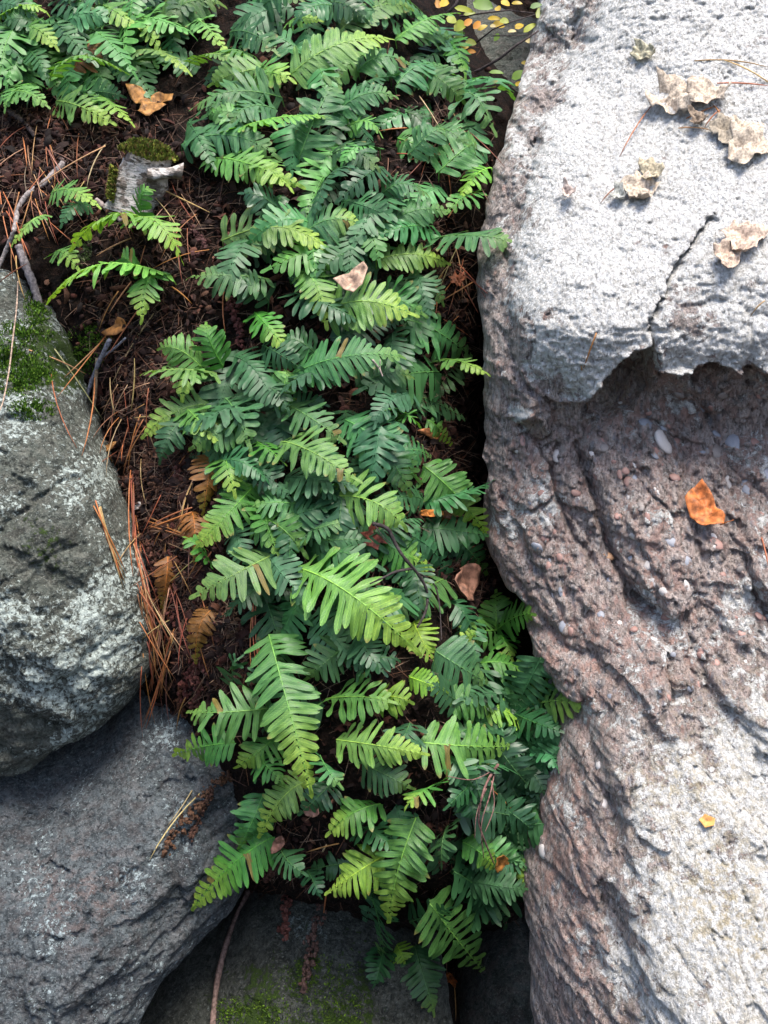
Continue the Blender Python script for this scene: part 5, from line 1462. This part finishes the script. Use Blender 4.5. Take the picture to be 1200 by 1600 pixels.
leaf_sheet('fallen_leaf', 'small tan leaf scrap below the curled tan leaf', 'leaf', BANKS, [(163, 722), (170, 710), (177, 712), (172, 724)], (0.32, 0.14, 0.04), 0.03, 0.004, 16.0)
leaf_sheet('fallen_leaf', 'amber leaf among the lower ferns by the pale boulder foot', 'leaf', BANKS, oval(785, 1352, 22, 13, 1.2), (0.34, 0.14, 0.03), 0.10, 0.008, 17.0)
leaf_sheet('fallen_leaf', 'brown leaf scrap under the tail of the longest frond', 'leaf', BANKS, oval(490, 1266, 14, 11, 0.3), (0.20, 0.10, 0.07), 0.08, 0.006, 18.0)
leaf_sheet('fallen_leaf', 'orange-red leaf under the lowest big frond', 'leaf', BANKS, [(688, 1524), (700, 1516), (716, 1530), (726, 1542), (712, 1540), (698, 1534)], (0.34, 0.11, 0.03), 0.05, 0.006, 19.0)
leaf_sheet('fallen_leaf', 'tiny bright orange leaf below the red maple leaf twig', 'leaf', BANKS, oval(670, 802, 20, 6, 0.05), (0.42, 0.15, 0.03), 0.06, 0.004, 20.0)
leaf_sheet('fallen_leaf', 'brown upright leaf scrap under the pale-tipped hanging frond', 'leaf', BANKS, oval(436, 1318, 16, 9, -1.0), (0.20, 0.09, 0.06), 0.06, 0.006, 21.0)
leaf_sheet('fallen_leaf', 'white scrap of leaf on the litter strip', 'leaf', BANKS, oval(216, 790, 8, 5, -0.8), (0.62, 0.55, 0.50), 0.02, 0.003, 22.0)
leaf_sheet('fallen_leaf', 'tan dry leaf low on the slope under the black gap', 'leaf', BANKS, oval(672, 678, 20, 8, 0.3), (0.28, 0.11, 0.04), 0.03, 0.005, 23.0)

TR = (0.43, 0.36, 0.29)
for k, (lab, ol, col) in enumerate([
    ('small olive rock tripe scrap near the slab top', lobed(1006, 82, 19, 1, .7), (0.36, 0.33, 0.24)),
    ('largest tan rock tripe, full of holes, on the slab', lobed(1050, 155, 33, 2, .85), TR),
    ('ragged tan rock tripe joined to the largest one', lobed(1105, 148, 34, 3, .6), TR),
    ('dark cupped rock tripe under the needle tuft', lobed(1132, 207, 20, 5, 1.1), (0.28, 0.24, 0.19)),
    ('small brown rock tripe between needles', lobed(1092, 188, 15, 7, .7), (0.26, 0.20, 0.15)),
    ('broad pale rock tripe below the cupped one', lobed(1166, 225, 32, 8, 1.0), TR),
    ('upper curled lichen of the clump over the crack', lobed(1018, 271, 18, 9, .9), (0.38, 0.33, 0.24)),
    ('lower curled lichen of the clump over the crack', lobed(1000, 298, 27, 10, .85), (0.42, 0.35, 0.28)),
    ('grey lichen knob at the clump over the crack', lobed(968, 308, 12, 15, .9), (0.36, 0.36, 0.33)),
    ('pinkish flat rock tripe above the dark slab patch', lobed(1162, 375, 32, 11, .75), (0.46, 0.36, 0.29)),
    ('lower lobe of the pinkish rock tripe', lobed(1138, 402, 22, 12, .95), (0.44, 0.34, 0.27)),
    ('tiny tan lichen flakes on the slab face', lobed(890, 303, 11, 13, .9), (0.44, 0.36, 0.32)),
]):
    leaf_sheet('rock_tripe', lab, 'lichen', S_RIGHT, ol, col, 0.012, 0.016, 60 + 7 * k, M_TRIPE, 'tan rock tripe lichens on the pale slab', 0.36)

# ------------------------------------------------------------------ yellow-leaved shrub in front of the stone at the top
def shrub():
    org = BANKS.hit(735, 125, 0.0)
    org = np.array(at(728, 132, 2.85))
    root = empty('leafy_shrub', org)
    tag(root, 'thin dark shrub twigs with yellow and green autumn leaves above the bank', 'shrub')
    def stem(pts, r):
        W = np.array([at(px, py, Y) - org for px, py, Y in pts])
        V, F = tube(W, [r * (1 - .5 * i / len(W)) for i in range(len(W))], 5)
        o = link('twig', mesh_np('twig', V, F, M_BARK), root); o.color = (0.05, 0.04, 0.04, 1)
    stem([(722, 122, 2.84), (752, 108, 2.82), (780, 92, 2.8), (808, 70, 2.78), (842, 48, 2.78)], 0.004)
    stem([(745, 66, 2.85), (770, 46, 2.82), (800, 34, 2.82), (838, 22, 2.84)], 0.002)
    stem([(718, 26, 2.86), (760, 20, 2.84), (795, 16, 2.84), (842, 22, 2.86)], 0.0024)
    stem([(690, 30, 2.9), (712, 8, 2.9), (722, -14, 2.9)], 0.005)
    stem([(770, 56, 2.8), (810, 56, 2.8), (842, 52, 2.8)], 0.0015)
    YL, OG, GR, LM, CR = (0.50, 0.34, 0.03), (0.52, 0.22, 0.03), (0.12, 0.22, 0.03), (0.26, 0.30, 0.03), (0.62, 0.5, 0.25)
    LV = [(732, 34, 9, 5, -.6, OG), (746, 38, 10, 5, -.7, OG), (754, 42, 9, 5, -.6, YL), (772, 28, 11, 4, .1, YL), (780, 38, 10, 6, .2, YL), (788, 32, 8, 6, .4, LM), (770, 40, 5, 3, .2, CR), (812, 40, 10, 5, -.5, YL), (800, 48, 7, 3, 0, CR), (828, 42, 13, 5, -.7, LM), (827, 63, 7, 5, -.2, CR), (776, 58, 5, 7, .1, GR), (736, 66, 9, 6, .2, LM), (736, 80, 8, 4, .1, OG), (724, 74, 9, 5, -.3, YL),
          (755, 6, 17, 11, .3, GR), (790, 4, 8, 6, .6, YL), (808, 4, 9, 4, .1, YL), (778, 13, 5, 5, .8, YL), (838, 8, 10, 5, -.3, (0.12, 0.2, 0.08)), (843, 20, 6, 10, .2, LM), (726, 14, 16, 5, .2, LM), (734, 20, 10, 4, -.2, LM), (718, 40, 10, 10, .2, LM), (716, 56, 8, 14, .1, GR), (722, 100, 7, 10, .2, (0.3, 0.22, 0.03)), (811, 116, 13, 9, -.5, GR), (811, 130, 7, 4, -.4, YL), (820, 98, 6, 4, .5, YL), (776, 112, 12, 4, .1, GR),
          (744, 126, 9, 4, .3, CR), (752, 132, 9, 6, .2, GR), (685, 6, 6, 8, .2, OG), (694, 4, 8, 8, 0, YL), (706, 30, 9, 9, .4, LM)]
    for (px, py, a, b, rot, c) in LV:
        Y = 2.8 + R.uniform(-0.03, 0.05)
        C0 = at(px, py, Y); m = mpp(C0)
        n = np.array([R.uniform(-.4, .4), -0.8, R.uniform(.3, .8)]); n /= np.linalg.norm(n)
        e1 = np.cross([0, 0, 1.0], -n); e1 = -e1 if e1[0] < 0 else e1; e1 /= np.linalg.norm(e1); e2 = np.cross(n, e1); e2 = -e2 if e2[2] < 0 else e2
        V = []
        for i in range(7):
            u = i / 6 * 2 - 1
            wv = math.sqrt(max(0, 1 - u * u)) * (1 - .25 * u)
            for v in (-1, 0, 1):
                x, y = u * a * m, v * wv * b * m
                X = x * math.cos(rot) - y * math.sin(-rot) * 1.0; Yv = -(x * math.sin(rot)) + y * math.cos(rot)
                V.append(C0 - org + X * e1 + Yv * e2 + n * (-0.15 * b * m * (1 - abs(v)) - 0.2 * a * m * u * u))
        F = [(i * 3 + j, i * 3 + j + 1, i * 3 + j + 4, i * 3 + j + 3) for i in range(6) for j in range(2)]
        o = link('leaf', mesh_np('leaf', V, F, M_SHRUBLEAF), root); o.color = (*c, 1)
shrub()
